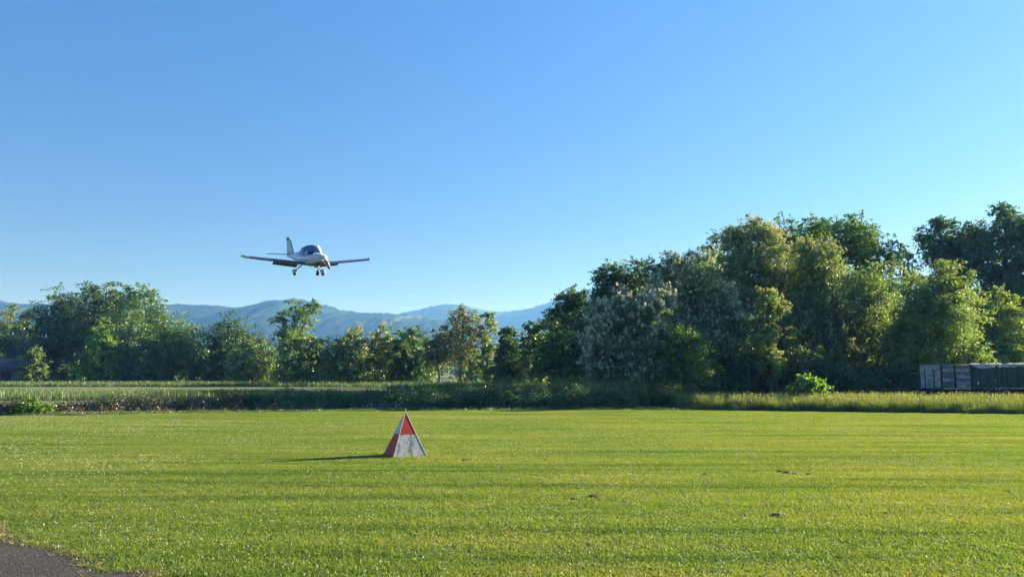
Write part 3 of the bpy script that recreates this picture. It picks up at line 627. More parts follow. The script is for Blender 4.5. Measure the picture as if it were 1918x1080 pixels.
# a small value noise for placing things
def vnoise(x, y, sc, seed):
    r = np.random.RandomState(seed); g = r.rand(64, 64)
    u = x / sc; v = y / sc; i = np.floor(u).astype(int); j = np.floor(v).astype(int); fu = u - i; fv = v - j
    fu = fu * fu * (3 - 2 * fu); fv = fv * fv * (3 - 2 * fv)
    G = lambda a, b: g[a % 64, b % 64]
    return (G(i, j) * (1-fu) + G(i+1, j) * fu) * (1-fv) + (G(i, j+1) * (1-fu) + G(i+1, j+1) * fu) * fv
def lawn_blade_mat():
    m, n, l, o = new_mat('lawn_blade')
    a = n.new('ShaderNodeAttribute'); a.attribute_name = 'tint'
    g = n.new('ShaderNodeNewGeometry')
    mp = n.new('ShaderNodeMapping'); mp.inputs['Rotation'].default_value = (0, 0, R(28)); mp.inputs['Scale'].default_value = (0.12, 1.7, 1); l.new(g.outputs['Position'], mp.inputs[0])
    st = noise(n, l, 1.0, 4, mp.outputs[0]); big = noise(n, l, 0.22, 5, g.outputs['Position']); sm = noise(n, l, 2.6, 4, g.outputs['Position'])
    c = ramp(n, l, a.outputs['Fac'], [(0.0, (0.094, 0.174, 0.032)), (0.55, (0.162, 0.256, 0.050)), (0.9, (0.220, 0.292, 0.080)), (1.0, (0.38, 0.38, 0.20))])
    k1 = ramp(n, l, st.outputs[0], [(0.36, (0.60, 0.72, 0.62)), (0.45, (0.92, 0.96, 0.9)), (0.62, (1.28, 1.16, 1.3))])
    k2 = ramp(n, l, big.outputs[0], [(0.33, (0.82, 0.95, 0.8)), (0.66, (1.18, 1.06, 1.15))])
    k3 = ramp(n, l, sm.outputs[0], [(0.3, (0.80, 0.86, 0.8)), (0.7, (1.15, 1.1, 1.1))])
    col = c.outputs[0]
    for k in (k1, k2, k3): col = mixc(n, l, 1.0, col, k.outputs[0], 'MULTIPLY')
    d = n.new('ShaderNodeBsdfDiffuse'); l.new(col, d.inputs[0])
    t = n.new('ShaderNodeBsdfTranslucent'); l.new(mixc(n, l, 1.0, col, (1.45, 1.3, 0.5), 'MULTIPLY'), t.inputs[0])
    mx = n.new('ShaderNodeMixShader'); mx.inputs[0].default_value = 0.5; l.new(d.outputs[0], mx.inputs[1]); l.new(t.outputs[0], mx.inputs[2])
    gl = n.new('ShaderNodeBsdfGlossy'); gl.inputs['Roughness'].default_value = 0.4
    m2 = n.new('ShaderNodeMixShader'); m2.inputs[0].default_value = 0.03; l.new(mx.outputs[0], m2.inputs[1]); l.new(gl.outputs[0], m2.inputs[2]); l.new(m2.outputs[0], o.inputs[0])
    return m
LAWNB = lawn_blade_mat()

# bare soil scrapes seen in the photograph
SOILPX = [(140, 778, 32, 2.2), (1320, 891, 11, 1.2), (1461, 885, 11, 1), (1474, 887, 13, 1), (1489, 888, 8, 1), (1515, 889, 9, 1.2), (1102, 1023, 13, 1.6), (1455, 968, 20, 1.6), (1745, 998, 9, 1.3), (1760, 1000, 8, 1.2),
          (345, 858, 6, 1), (583, 877, 7, 1), (742, 937, 5, 1), (785, 936, 5, 1), (760, 898, 8, 1.2), (895, 906, 9, 1.2), (1048, 974, 7, 1), (1075, 936, 10, 1), (1110, 932, 15, 1.2), (1448, 892, 6, 1),
          (1888, 923, 12, 1.2), (66, 976, 6, 1), (190, 1015, 9, 1.2), (870, 864, 10, 1), (1022, 862, 7, 1), (690, 893, 5, 1), (100, 956, 4, 1), (1180, 984, 8, 1), (850, 950, 5, 1), (1700, 962, 7, 1), (1575, 903, 7, 1), (1340, 886, 5, 1)]
SOIL = pbr('bare_soil', (0.085, 0.060, 0.040), 0.95, dirt=(0.030, 0.021, 0.014), dscale=20, bump=0.8)
soil = []
for i, (px, py, rx, ry) in enumerate(SOILPX):
    g = ground_at(px, py); kx = g.y / F; a = rx * kx * (0.7 if i else 1.0); b = max(0.05, min(a * 0.6, ry * kx * g.y / CAMZ * 0.25))
    soil.append((g.x, g.y, a, b))
    rr = np.random.RandomState(100 + i); mb = MB(); nseg = 16; rings = []
    h = min(0.042, 0.5 * a)
    for q, z in ((1.15, 0.006), (0.85, 0.55 * h), (0.5, h * 0.9), (0.12, h)):
        rings.append([(g.x * 0 + a * q * math.cos(t) * (0.8 + .4 * rr.rand()), b * q * math.sin(t) * (0.8 + .4 * rr.rand()), z * (0.8 + .4 * rr.rand())) for t in np.linspace(0, 6.283, nseg, endpoint=False)])
    mb.loft(rings, False, True); so_ = mb.build('soil_patch', SOIL); so_.location = (g.x, g.y, 0.003)
    tag(so_, 'small dark scrape of bare soil in the mown grass', None, 'bare soil scrapes in the mown grass', 'structure')

step = 0.25
X, Y = np.meshgrid(np.arange(-34, 36, step), np.arange(2.5, 38, step))
P = np.stack([X.ravel(), Y.ravel()], 1) + (rng.rand(X.size, 2) - .5) * step * 0.8
fe = np.interp(P[:, 0], np.linspace(-45, 50, 200), [field_edge(x) for x in np.linspace(-45, 50, 200)])
keep = (P[:, 1] < fe) & (np.abs(P[:, 0]) < 0.72 * P[:, 1] + 3.0) & (path_dist(P[:, 0], P[:, 1]) > 0.16)
for (sx, sy, a, b) in soil[:1]: keep &= ((P[:, 0] - sx) / (0.8 * a + 0.03)) ** 2 + ((P[:, 1] - sy) / (0.8 * b + 0.05)) ** 2 > 1
P = P[keep]
hgt = 0.75 + 0.55 * vnoise(P[:, 0] + 50, P[:, 1], 1.3, 3) + 0.35 * vnoise(P[:, 0] * .3 + P[:, 1] * .2 + 50, P[:, 1] * .9 + P[:, 0] * .45 + 50, 0.8, 4)
srcs = [blades(np.random.RandomState(300 + i), 560, 0.19, 0.008, 0.030, 0.0045, 0.9, LAWNB, 110) for i in range(5)]
scatter('lawn_grass', np.c_[P, np.full(len(P), 0.004)], rng.rand(len(P)) * 6.283, hgt, rng.randint(5, size=len(P)), srcs, 'short mown green grass covering the airfield')

# white clover heads
def clover():
    m, n, l, o = new_mat('clover_petal')
    d = n.new('ShaderNodeBsdfDiffuse'); d.inputs[0].default_value = (0.72, 0.70, 0.58, 1); t = n.new('ShaderNodeBsdfTranslucent'); t.inputs[0].default_value = (0.75, 0.72, 0.6, 1)
    mx = n.new('ShaderNodeMixShader'); mx.inputs[0].default_value = 0.4; l.new(d.outputs[0], mx.inputs[1]); l.new(t.outputs[0], mx.inputs[2]); l.new(mx.outputs[0], o.inputs[0]); return m
CLV = clover(); fl = []
for i in range(3):
    bm = bmesh.new(); bmesh.ops.create_icosphere(bm, subdivisions=1, radius=0.0062)
    r_ = random.Random(i)
    for v in bm.verts: v.co *= 0.8 + 0.4 * r_.random(); v.co.z = v.co.z * 0.9 + 0.030 + 0.010 * i
    mm = bpy.data.meshes.new('clover'); bm.to_mesh(mm); bm.free(); mm.materials.append(CLV); fl.append(mm)
N = 120000
fx = -30 + 64 * rng.rand(N); fy = 4 + 33 * rng.rand(N)
pn = vnoise(fx + 40, fy, 2.2, 8) * 0.6 + vnoise(fx * .5 + 60, fy * 1.2 + fx * .4 + 60, 1.6, 9) * 0.6
keep = (rng.rand(N) < np.clip((pn - 0.44) * 1.9, 0.03, 0.8)) & (fy < np.interp(fx, [-40, 45], [31, 33])) & (np.abs(fx) < 0.72 * fy + 2) & (path_dist(fx, fy) > 0.5)
fx, fy = fx[keep], fy[keep]
scatter('clover_flower', np.c_[fx, fy, np.zeros(len(fx))], rng.rand(len(fx)) * 6.28, 0.7 + 0.7 * rng.rand(len(fx)), rng.randint(3, size=len(fx)), fl, 'white clover heads dotted through the mown grass')

# straw at the asphalt edge
ts = rng.rand(500) * 14 - 7; off = rng.randn(500) * 0.07 - 0.02
ex = PATH_A.x + PATH_DIR.x * ts; ey = PATH_A.y + PATH_DIR.y * ts
wob = 0.07 * np.sin(ts*3.1) + 0.05 * np.sin(ts*7.7+1) + 0.03 * np.sin(ts*17) - 0.02*ts*(ts-2.6)
ex += PATH_N.x * (wob + off); ey += PATH_N.y * (wob + off)
EDGEM = leaf_mat('edge_straw', (0.13, 0.17, 0.035), (0.30, 0.25, 0.10), 0.3, namp=0.5, nscale=3)
esrc = [blades(np.random.RandomState(400 + i), 26, 0.06, 0.008, 0.03, 0.005, 2.0, EDGEM) for i in range(3)]
scatter('edge_straw', np.c_[ex, ey, np.full(500, .006)], rng.rand(500) * 6.28, 0.8 + .7 * rng.rand(500), rng.randint(3, size=500), esrc, 'dry straw and thin grass fraying over the asphalt edge')

# tall grass
def tall(name, label, area, n, h, mat, seed, heads, w=0.007, half=0.13, nb=46):
    rg = np.random.RandomState(seed)
    src = [blades(np.random.RandomState(seed + i), nb, half, h * .45, h, w, 0.28, mat, 0, heads) for i in range(4)]
    pts = area(rg, n)
    scatter(name, np.c_[pts, np.zeros(len(pts))], rg.rand(len(pts)) * 6.28, 0.5 + .75 * rg.rand(len(pts)) ** 1.2, rg.randint(4, size=len(pts)), src, label)
def strip_area(poly):
    """poly: (x, near y, far y) rows"""
    A = np.array(poly, float)
    def f(rg, n):
        x = A[0, 0] + (A[-1, 0] - A[0, 0]) * rg.rand(n); y0 = np.interp(x, A[:, 0], A[:, 1]); y1 = np.interp(x, A[:, 0], A[:, 2])
        return np.c_[x, y0 + (y1 - y0) * rg.rand(n)]
    return f
tall('tall_grass', 'tall sunlit seeding grass strip before the trailers', strip_area([(8.2, 38.6, 42), (10, 37.2, 43), (13, 36.0, 43), (16, 35.2, 43), (21, 33.8, 43), (36, 32.4, 43)]), 3600, 0.68, STRAW, 510, 14, 0.012)
tall('verge_grass', 'lower green grass fringe at the edge of the mown field', strip_area([(8.2, 37.6, 38.8), (16, 34.9, 35.6), (21, 33.5, 34.2), (36, 32, 32.8)]), 1100, 0.36, CROP, 520, 0, 0.009)
tall('reed_grass', 'sunlit tall grass tips showing over the dark hedge', strip_area([(-5.5, 41.5, 43.5), (3, 42, 44), (9, 42, 44.5)]), 800, 1.25, STRAW, 530, 16, 0.012)
tall('meadow_grass', 'pale green standing meadow beyond the road', strip_area([(-62, 47, 60), (-30, 50, 62), (-14, 52, 62), (-6, 50, 58)]), 3800, 0.55, CROP, 540, 6, 0.02, 0.4)
tall('field_margin_grass', 'rough grass margin under the far tree line', strip_area([(-75, 100, 110), (-20, 98, 108), (12, 92, 104)]), 2600, 0.7, CROP, 550, 4, 0.03, 0.6)
tall('bank_grass', 'tired grass at the foot of the hedge', strip_area([(-24, 31.6, 32.4), (-14, 34.3, 36), (-8, 35.6, 37.2), (0, 36.8, 38), (8.4, 37, 38.6)]), 900, 0.13, CROP, 560, 2, 0.008)

# fallen dry leaves and brown bracken at the foot of the brown brambles
rg = np.random.RandomState(77); n_ = 900
s = rg.rand(n_); x = -19.5 + 9.0 * s ** 1.2; y = np.interp(x, [-20, -14, -10], [33.4, 35.6, 36.8]) - 0.15 + rg.randn(n_) * .16
lump = np.clip(0.13 + .12 * np.sin(x * 4) + .08 * np.sin(x * 9.3), 0.02, 1)
Q = leaf_quads(rg, np.c_[x, y, 0.02 + np.abs(rg.randn(n_)) * lump], 0.06, np.tile([0, -.5, .5], (n_, 1)), .3, .6)
tag(link('dry_leaves', quads_mesh('dry_leaves', Q, rg.rand(n_)), None, DRY), 'orange-brown dry leaves heaped along the brown brambles', None, None, 'stuff')

# ------------------------------------------------------------------ airfield marker
def marker():
    th = R(25); h = 0.93; w = 0.71
    g = ground_at(756, 856)
    root = empty('runway_marker', (g.x, g.y + 0.20, -0.02), 0)
    tag(root, 'weathered red and white chequered pyramid marker on the mown grass', 'marker')
    root.rotation_euler = (0, 0, th)
    def paint(name, col, dirt, am):
        return pbr(name, col, 0.55, dirt=dirt, dscale=2.2, damt=am, stretch=(5, 5, 0.9))
    red = paint('faded_red_paint', (0.50, 0.022, 0.010), (0.30, 0.016, 0.010), (0.4, 0.75))
    white = paint('dirty_white_paint', (0.50, 0.50, 0.49), (0.14, 0.16, 0.11), (0.45, 0.66))
    clean = paint('chalky_white_paint', (0.62, 0.62, 0.60), (0.42, 0.42, 0.40), (0.4, 0.7))
    edge = pbr('edge_strip_metal', (0.55, 0.55, 0.52), 0.45, dirt=(0.3, 0.3, 0.28))
    cor = [(-w/2, -w/2), (w/2, -w/2), (w/2, w/2), (-w/2, w/2)]
    z0 = 0.03; zm = z0 + (h - z0) * 0.5; ap = Vector((0, 0, h))
    lerp = lambda a, t: Vector((a[0] * (1 - t), a[1] * (1 - t), z0 + (h - z0) * t))
    for i in range(4):
        a, b = cor[i], cor[(i + 1) % 4]
        fn = (lerp(b, 0) - lerp(a, 0)).cross(ap - lerp(a, 0)).normalized()
        for t0, t1, up in ((0.0, 0.495, False), (0.505, 0.985, True)):
            e = 0.012
            def pt(c0, c1, t):
                m_ = lerp(c0, t); q = lerp(c1, t); dd = (q - m_); L = dd.length
                return m_ + dd * min(0.4, e / max(L, 1e-3))
            outer = [pt(a, b, t0), pt(b, a, t0), pt(b, a, t1), pt(a, b, t1)]
            inner = [p - fn * 0.012 for p in outer]
            mb = MB(); mb.add(outer + inner, [(0,1,2,3), (7,6,5,4), (0,4,5,1), (1,5,6,2), (2,6,7,3), (3,7,4,0)])
            isred = (i % 2 == 0) == up
            mb.build('panel', red if isred else (white if not up else clean), root)
    for c in cor:
        mb = MB(); mb.tube([lerp(c, 0), lerp(c, 0.99)], 0.0055, 6, False); mb.build('edge_strip', edge, root)
    mb = MB(); mb.tube([(0, 0, h - 0.03), (0, 0, h + 0.06)], 0.006, 6);
    mb.build('lifting_pin', edge, root)
    mb = MB()
    for i in range(4):
        a, b = cor[i], cor[(i + 1) % 4]; mb.tube([(a[0], a[1], 0.014), (b[0], b[1], 0.014)], 0.014, 4, False)
    mb.build('base_frame', pbr('base_timber', (0.06, 0.05, 0.04), 0.9), root)
marker()
rg = np.random.RandomState(63); mk = ground_at(756, 856); th_ = R(25); n_ = 150; q_ = rg.rand(n_) * 4; sd_ = q_.astype(int); f_ = (q_ - sd_) - .5
lx = np.where(sd_ == 0, f_, np.where(sd_ == 1, .53, np.where(sd_ == 2, f_, -.53))) * .71; ly = np.where(sd_ == 0, -.53, np.where(sd_ == 1, f_, np.where(sd_ == 2, .53, f_))) * .71
tx = mk.x + lx * math.cos(th_) - ly * math.sin(th_); ty = mk.y + .20 + lx * math.sin(th_) + ly * math.cos(th_)
tsrc = [blades(np.random.RandomState(700 + i), 30, 0.035, 0.03, 0.085, 0.005, 0.6, LAWNB) for i in range(3)]
scatter('uncut_grass', np.c_[tx, ty, np.zeros(n_)], rg.rand(n_) * 6.28, 0.35 + .5 * rg.rand(n_), rg.randint(3, size=n_), tsrc, 'longer uncut grass round the foot of the pyramid marker')

# ------------------------------------------------------------------ light aircraft
def plane():
    root = empty('light_aircraft', (-11.74798575, 50.01574203, 8.92924266))
    root.rotation_euler = (R(3.74462904), R(5.58199682), R(-53.04149364))
    tag(root, 'small white low-wing propeller plane coming in to land', 'plane')
    WHITE = pbr('aircraft_white_paint', (0.58, 0.63, 0.71), 0.28, dirt=(0.52, 0.57, 0.65), dscale=2, coat=0.4)
    BLUE = pbr('aircraft_blue_paint', (0.045, 0.070, 0.20), 0.3, dirt=(0.035, 0.055, 0.16), dscale=2, coat=0.4)
    GREY = pbr('aircraft_grey_flap_belly_shade', (0.16, 0.17, 0.19), 0.45)  # flap grey, also the painted-in shading below the fuselage
    DARK = pbr('aircraft_dark', (0.012, 0.012, 0.013), 0.5)
    TYRE = pbr('aircraft_tyre', (0.018, 0.018, 0.018), 0.8)
    SPIN = pbr('spinner_white', (0.80, 0.80, 0.78), 0.2, coat=0.5)
    PROP = pbr('propeller_varnish', (0.42, 0.38, 0.31), 0.25, dirt=(0.34, 0.30, 0.25), coat=0.5)
    m, n, l, o = new_mat('canopy_glass')
    gl = n.new('ShaderNodeBsdfGlossy'); gl.inputs['Roughness'].default_value = 0.04; gl.inputs['Color'].default_value = (0.28, 0.32, 0.40, 1)
    tp = n.new('ShaderNodeBsdfTransparent'); tp.inputs[0].default_value = (0.10, 0.12, 0.15, 1)
    fr = n.new('ShaderNodeFresnel'); fr.inputs[0].default_value = 1.25; mx = n.new('ShaderNodeMixShader')
    l.new(fr.outputs[0], mx.inputs[0]); l.new(tp.outputs[0], mx.inputs[1]); l.new(gl.outputs[0], mx.inputs[2]); l.new(mx.outputs[0], o.inputs[0]); GLASS = m
    NS = 28
    def ring(x, zc, hw, ht, hb, e=2.4):
        out = []
        for j in range(NS):
            t = 2 * math.pi * j / NS; c, s = math.cos(t), math.sin(t)
            out.append((-x, hw * abs(c) ** (2 / e) * (1 if c > 0 else -1), zc + (ht if s > 0 else hb) * abs(s) ** (2 / e) * (1 if s > 0 else -1)))
        return out
    ST = [(0.30, -.03, .20, .18, .22), (0.36, -.05, .33, .22, .33), (0.60, -.06, .43, .27, .42), (1.0, -.06, .49, .31, .47), (1.5, -.05, .54, .33, .50), (2.1, -.03, .57, .34, .52),
          (2.8, -.01, .56, .34, .50), (3.3, .02, .50, .40, .46), (3.8, .06, .42, .40, .40), (4.5, .12, .30, .27, .32), (5.2, .17, .19, .18, .22), (5.9, .21, .10, .12, .14), (6.35, .23, .045, .08, .09)]
    mb = MB(); mb.loft([ring(*s) for s in ST]); mb.build('fuselage', WHITE, root)
    # grey skin hugging lower cowl and belly, their shading put into the colour
    mb = MB(); rings = []
    for (x, zc, hw, ht, hb) in ST[1:7]:
        rr = ring(x, zc, hw + .006, ht, hb + .006); rr = [p for j, p in enumerate(rr) if NS // 2 <= j <= NS][:NS // 2 + 1]
        rr = [p for p in rr if p[2] < zc - hb * 0.55]; rings.append(rr)
    nmin = min(len(r) for r in rings); rings = [r[:nmin] for r in rings]
    vs = [p for r in rings for p in r]; fs = [(i*nmin+j, i*nmin+j+1, (i+1)*nmin+j+1, (i+1)*nmin+j) for i in range(len(rings)-1) for j in range(nmin-1)]
    mb.add(vs, fs, True); mb.build('belly_shade', GREY, root)
    # air intake and exhaust
    mb = MB(); mb.loft([[(-x, .17 * k * math.cos(t), -.27 + .075 * k * math.sin(t)) for t in np.linspace(0, 2*math.pi, 16, endpoint=False)] for x, k in ((.40, 1.0), (.315, 1.0), (.30, .92))]); mb.build('air_intake', DARK, root)
    for sgn in (-1, 1):
        mb = MB(); mb.loft([[(-x, sgn * .235 + .065 * k * math.cos(t), -.03 + .05 * k * math.sin(t)) for t in np.linspace(0, 2*math.pi, 12, endpoint=False)] for x, k in ((.42, 1.0), (.335, 1.0), (.325, .9))]); mb.build('cooling_inlet', DARK, root)
    mb = MB(); mb.tube([(-.75, .12, -.42), (-.82, .13, -.56), (-.92, .13, -.62)], .035, 8); mb.build('exhaust_pipe', DARK, root)
    # canopy
    def cring(x, hw, zt, zb=.20):
        return [(-x, hw * math.cos(t) , zb + (zt - zb) * max(0, math.sin(t)) ** .9) for t in np.linspace(0, math.pi, 15)]
    CS = [(1.22, .30, .275), (1.45, .46, .48), (1.75, .53, .68), (2.1, .55, .80), (2.5, .54, .82), (2.9, .50, .74), (3.25, .42, .58), (3.55, .30, .42)]
    mb = MB(); rr = [cring(*c) for c in CS]; nn = 15
    mb.add([p for r in rr for p in r], [(i*nn+j, i*nn+j+1, (i+1)*nn+j+1, (i+1)*nn+j) for i in range(len(rr)-1) for j in range(nn-1)], True); cn = mb.build('canopy', GLASS, root)
    for k, nm in ((0, 'canopy_frame'), (3, 'canopy_frame'), (7, 'canopy_frame')):
        mb = MB(); mb.tube([(p[0], p[1] * 1.005, p[2] + .004) for p in rr[k]], .022, 6); mb.build(nm, WHITE if k != 3 else DARK, root)
    mb = MB()   # turtle deck behind the canopy
    mb.loft([[(-x, hw * math.cos(t), zb + (zt - zb) * math.sin(t)) for t in np.linspace(0, math.pi, 13)] for x, hw, zb, zt in ((3.3, .38, .2, .58), (3.6, .33, .2, .50), (4.2, .24, .2, .43), (4.9, .15, .2, .40))]); mb.build('turtle_deck', WHITE, root)
    for sgn in (-1, 1):
        mb = MB()
        M_ = Matrix.Translation((-2.55, sgn * .25, .28)) @ Matrix.Rotation(R(-14), 4, 'Y'); mb.box((-.06, -.20, -.25), (.06, .20, .38), M_); mb.tube([(-2.62, sgn*.25, .60), (-2.65, sgn*.25, .70)], [.11, .09], 8)
        mb.build('seat', DARK, root)
    mb = MB(); mb.box((-1.52, -.44, .22), (-1.40, .44, .40)); mb.build('instrument_panel', DARK, root)
    # wings
    AF = [(0, 0), (.0125, .022), (.05, .045), (.12, .066), (.25, .082), (.4, .080), (.55, .066), (.70, .045), (.70, -.020), (.55, -.030), (.4, -.037), (.25, -.040), (.12, -.036), (.05, -.026), (.0125, -.014)]
    TE = [(.705, .044), (.85, .022), (1.0, .003), (1.0, -.003), (.85, -.012), (.705, -.019)]
    def sec(y, prof, sgn, defl=0.0, hinge=.705):
        t = max(0, abs(y) - .45) / 3.85; ch = 1.50 - .38 * t; le = 1.78 + .16 * t
        z = -.46 + math.tan(R(5.5)) * abs(y)
        if abs(y) > 4.1: k = (abs(y) - 4.1) / .22; ch *= 1 - .40 * k; le += .40 * k; z += .10 * k * k
        out = []
        for a, b in prof:
            if defl:
                da, db = a - hinge, b; ca, sa = math.cos(defl), math.sin(defl)
                a, b = hinge + da * ca + db * sa, -da * sa + db * ca
            out.append((-(le + a * ch), sgn * abs(y), z + b * ch * 1.15))
        return out
    def wingpart(name, ys, prof, sgn, mat, parent, defl=0.0):
        mb = MB(); rs = [sec(y, prof, sgn, defl) for y in ys]
        if sgn > 0: rs = [list(reversed(r)) for r in rs]
        mb.loft(rs, smooth=False); ob = mb.build(name, mat, parent); return ob
    for sgn in (-1, 1):
        w = wingpart('wing', [.30, .8, 1.6, 2.4, 3.2, 4.1, 4.18, 4.26, 4.32], AF, sgn, WHITE, root)
        wingpart('leading_edge', [.55, 1.6, 2.8, 4.09], [(-.004, 0), (.012, .027), (.05, .050), (.13, .072), (.13, -.041), (.05, -.031), (.012, -.018)], sgn, BLUE, w)
        wingpart('flap', [.62, 1.4, 2.25], TE, sgn, GREY, w, R(28))
        wingpart('aileron', [2.29, 3.2, 4.08], TE, sgn, WHITE, w, R(3))
        wingpart('wing_tip', [4.10, 4.18, 4.26, 4.32], [(x, y) for x, y in TE], sgn, WHITE, w)
        mb = MB(); p = sec(4.3, [(.02, 0)], sgn)[0]; mb.tube([(p[0] + .02, p[1], p[2]), (p[0] - .08, p[1] + sgn * .012, p[2])], [.012, .03], 8); mb.build('navigation_light', pbr('lamp_cover', (.6, .62, .6), .1), w)
        # tailplane
        def tsec(y):
            ch = .78 - .26 * y / 1.55; le = 5.55 + .20 * y / 1.55
            return [(-(le + a * ch), sgn * y, .29 + b * ch) for a, b in ((0, 0), (.05, .035), (.3, .055), (.7, .03), (1, .003), (1, -.003), (.7, -.03), (.3, -.055), (.05, -.035))]
        mb = MB(); rs = [tsec(y) for y in (.03, .8, 1.45, 1.55)]
        if sgn > 0: rs = [list(reversed(r)) for r in rs]
        mb.loft(rs); mb.build('tailplane', WHITE, root)
        # main gear
        mb = MB(); mb.tube([(-2.62, sgn * .42, -.44), (-2.60, sgn * .62, -.60), (-2.58, sgn * .88, -.86), (-2.57, sgn * .93, -.93)], [.045, .036, .028, .028], 8); leg = mb.build('gear_leg', WHITE, root)
        mb = MB(); mb.loft([[(-x, sgn * .97 + hw * math.cos(t), zc + hh * math.sin(t)) for t in np.linspace(0, 2*math.pi, 14, endpoint=False)] for x, zc, hw, hh in
            ((2.26, -.93, .02, .03), (2.30, -.93, .075, .09), (2.42, -.92, .115, .15), (2.58, -.91, .12, .165), (2.75, -.89, .10, .13), (2.95, -.86, .05, .07), (3.06, -.85, .01, .015))]); mb.build('wheel_fairing', WHITE, root)
        mb = MB(); mb.loft([[(-2.57 + r * math.cos(t), sgn * .97 + yy, -1.00 + r * math.sin(t)) for t in np.linspace(0, 2*math.pi, 18, endpoint=False)] for yy, r in ((-.06, .12), (-.045, .165), (0, .178), (.045, .165), (.06, .12))]); mb.build('wheel', TYRE, root)
    # nose gear
    mb = MB(); mb.tube([(-.95, 0, -.46), (-1.05, 0, -.72), (-1.08, 0, -.80)], .035, 8)
    for sgn in (-1, 1): mb.tube([(-1.08, 0, -.78), (-1.10, sgn * .085, -.82), (-1.15, sgn * .085, -1.0)], .016, 6)
    mb.build('nose_fork', WHITE, root)
    mb = MB(); mb.loft([[(-1.15 + r * math.cos(t), yy, -1.0 + r * math.sin(t)) for t in np.linspace(0, 2*math.pi, 18, endpoint=False)] for yy, r in ((-.06, .11), (-.045, .16), (0, .172), (.045, .16), (.06, .11))]); mb.build('wheel', TYRE, root)
    # fin and rudder
    def fsec(z):
        t = max(0, (z - .25) / 1.25); le = 5.0 + .85 * t ** .9; te = 6.42 + .12 * t
        return le, te
    def vsurf(name, zs, f, mat, th):
        mb = MB(); rs = []
        for z in zs:
            a, b = f(z); c = b - a
            rs.append([(-(a + u * c), v * th, z) for u, v in ((0, 0), (.06, .5), (.3, 1), (.7, .8), (1, .15), (1, -.15), (.7, -.8), (.3, -1), (.06, -.5))])
        mb.loft(rs); return mb.build(name, mat, root)
    vsurf('fin', [.20, .5, .9, 1.2, 1.24], lambda z: (fsec(z)[0] + .10, fsec(z)[1] - .42), WHITE, .045)
    vsurf('fin_leading_edge', [.30, .6, .9, 1.2, 1.28], lambda z: (fsec(z)[0], fsec(z)[0] + .16), BLUE, .036)
    vsurf('rudder', [.22, .6, 1.0, 1.20], lambda z: (fsec(z)[1] - .41, fsec(z)[1]), WHITE, .035)
    vsurf('fin_cap', [1.245, 1.38, 1.46, 1.49], lambda z: (fsec(z)[0] + .17 + (z - 1.25) * .3, fsec(z)[1]), BLUE, .034)
    # side stripe, door line, step, antenna
    for sgn in (-1, 1):
        mb = MB()
        pts = []
        for x in np.linspace(1.3, 3.5, 12):
            zc = np.interp(x, [s[0] for s in ST], [s[1] for s in ST]); hw = np.interp(x, [s[0] for s in ST], [s[2] for s in ST])
            pts.append((-x, sgn * (hw + .001), zc - .12 + .04 * math.sin(x * 1.4)))
        mb.tube(pts, [.006 + .018 * math.sin(math.pi * i / 11) for i in range(12)], 6); mb.build('side_stripe', BLUE, root)
        mb = MB(); mb.tube([(-3.25, sgn * .40, -.38), (-3.27, sgn * .42, -.66), (-3.27, sgn * .60, -.66)], .014, 6); mb.build('foot_step', DARK, root)
    mb = MB(); mb.tube([(-4.1, 0, .40), (-4.25, 0, .72)], [.012, .006], 6); mb.build('antenna', DARK, root)
    # propeller: two blades standing still
    mb = MB(); mb.loft([[(-x, r * math.cos(t), r * math.sin(t)) for t in np.linspace(0, 2*math.pi, 20, endpoint=False)] for x, r in ((.0, .005), (.02, .05), (.08, .10), (.17, .14), (.27, .155), (.30, .15))]); sp = mb.build('spinner', SPIN, root)
    for ang in (R(PROP_A), R(PROP_A + 180)):
        u = Vector((0, math.cos(ang), math.sin(ang))); v = Vector((0, -math.sin(ang), math.cos(ang))); xx = Vector((1, 0, 0)); rs = []
        for r, c, tw, th in ((.10, .05, 60, .025), (.22, .085, 50, .022), (.40, .115, 36, .017), (.62, .105, 26, .012), (.80, .075, 20, .008), (.87, .03, 18, .004)):
            cd_ = v * math.cos(R(tw)) + xx * math.sin(R(tw)); nd = xx * math.cos(R(tw)) - v * math.sin(R(tw)); o_ = Vector((-.20, 0, 0)) + u * r
            rs.append([o_ + cd_ * (c * math.cos(t)) + nd * (th * math.sin(t)) for t in np.linspace(0, 2*math.pi, 10, endpoint=False)])
        mb = MB(); mb.loft(rs); mb.build('propeller_blade', PROP, root)
PROP_A = 119
plane()

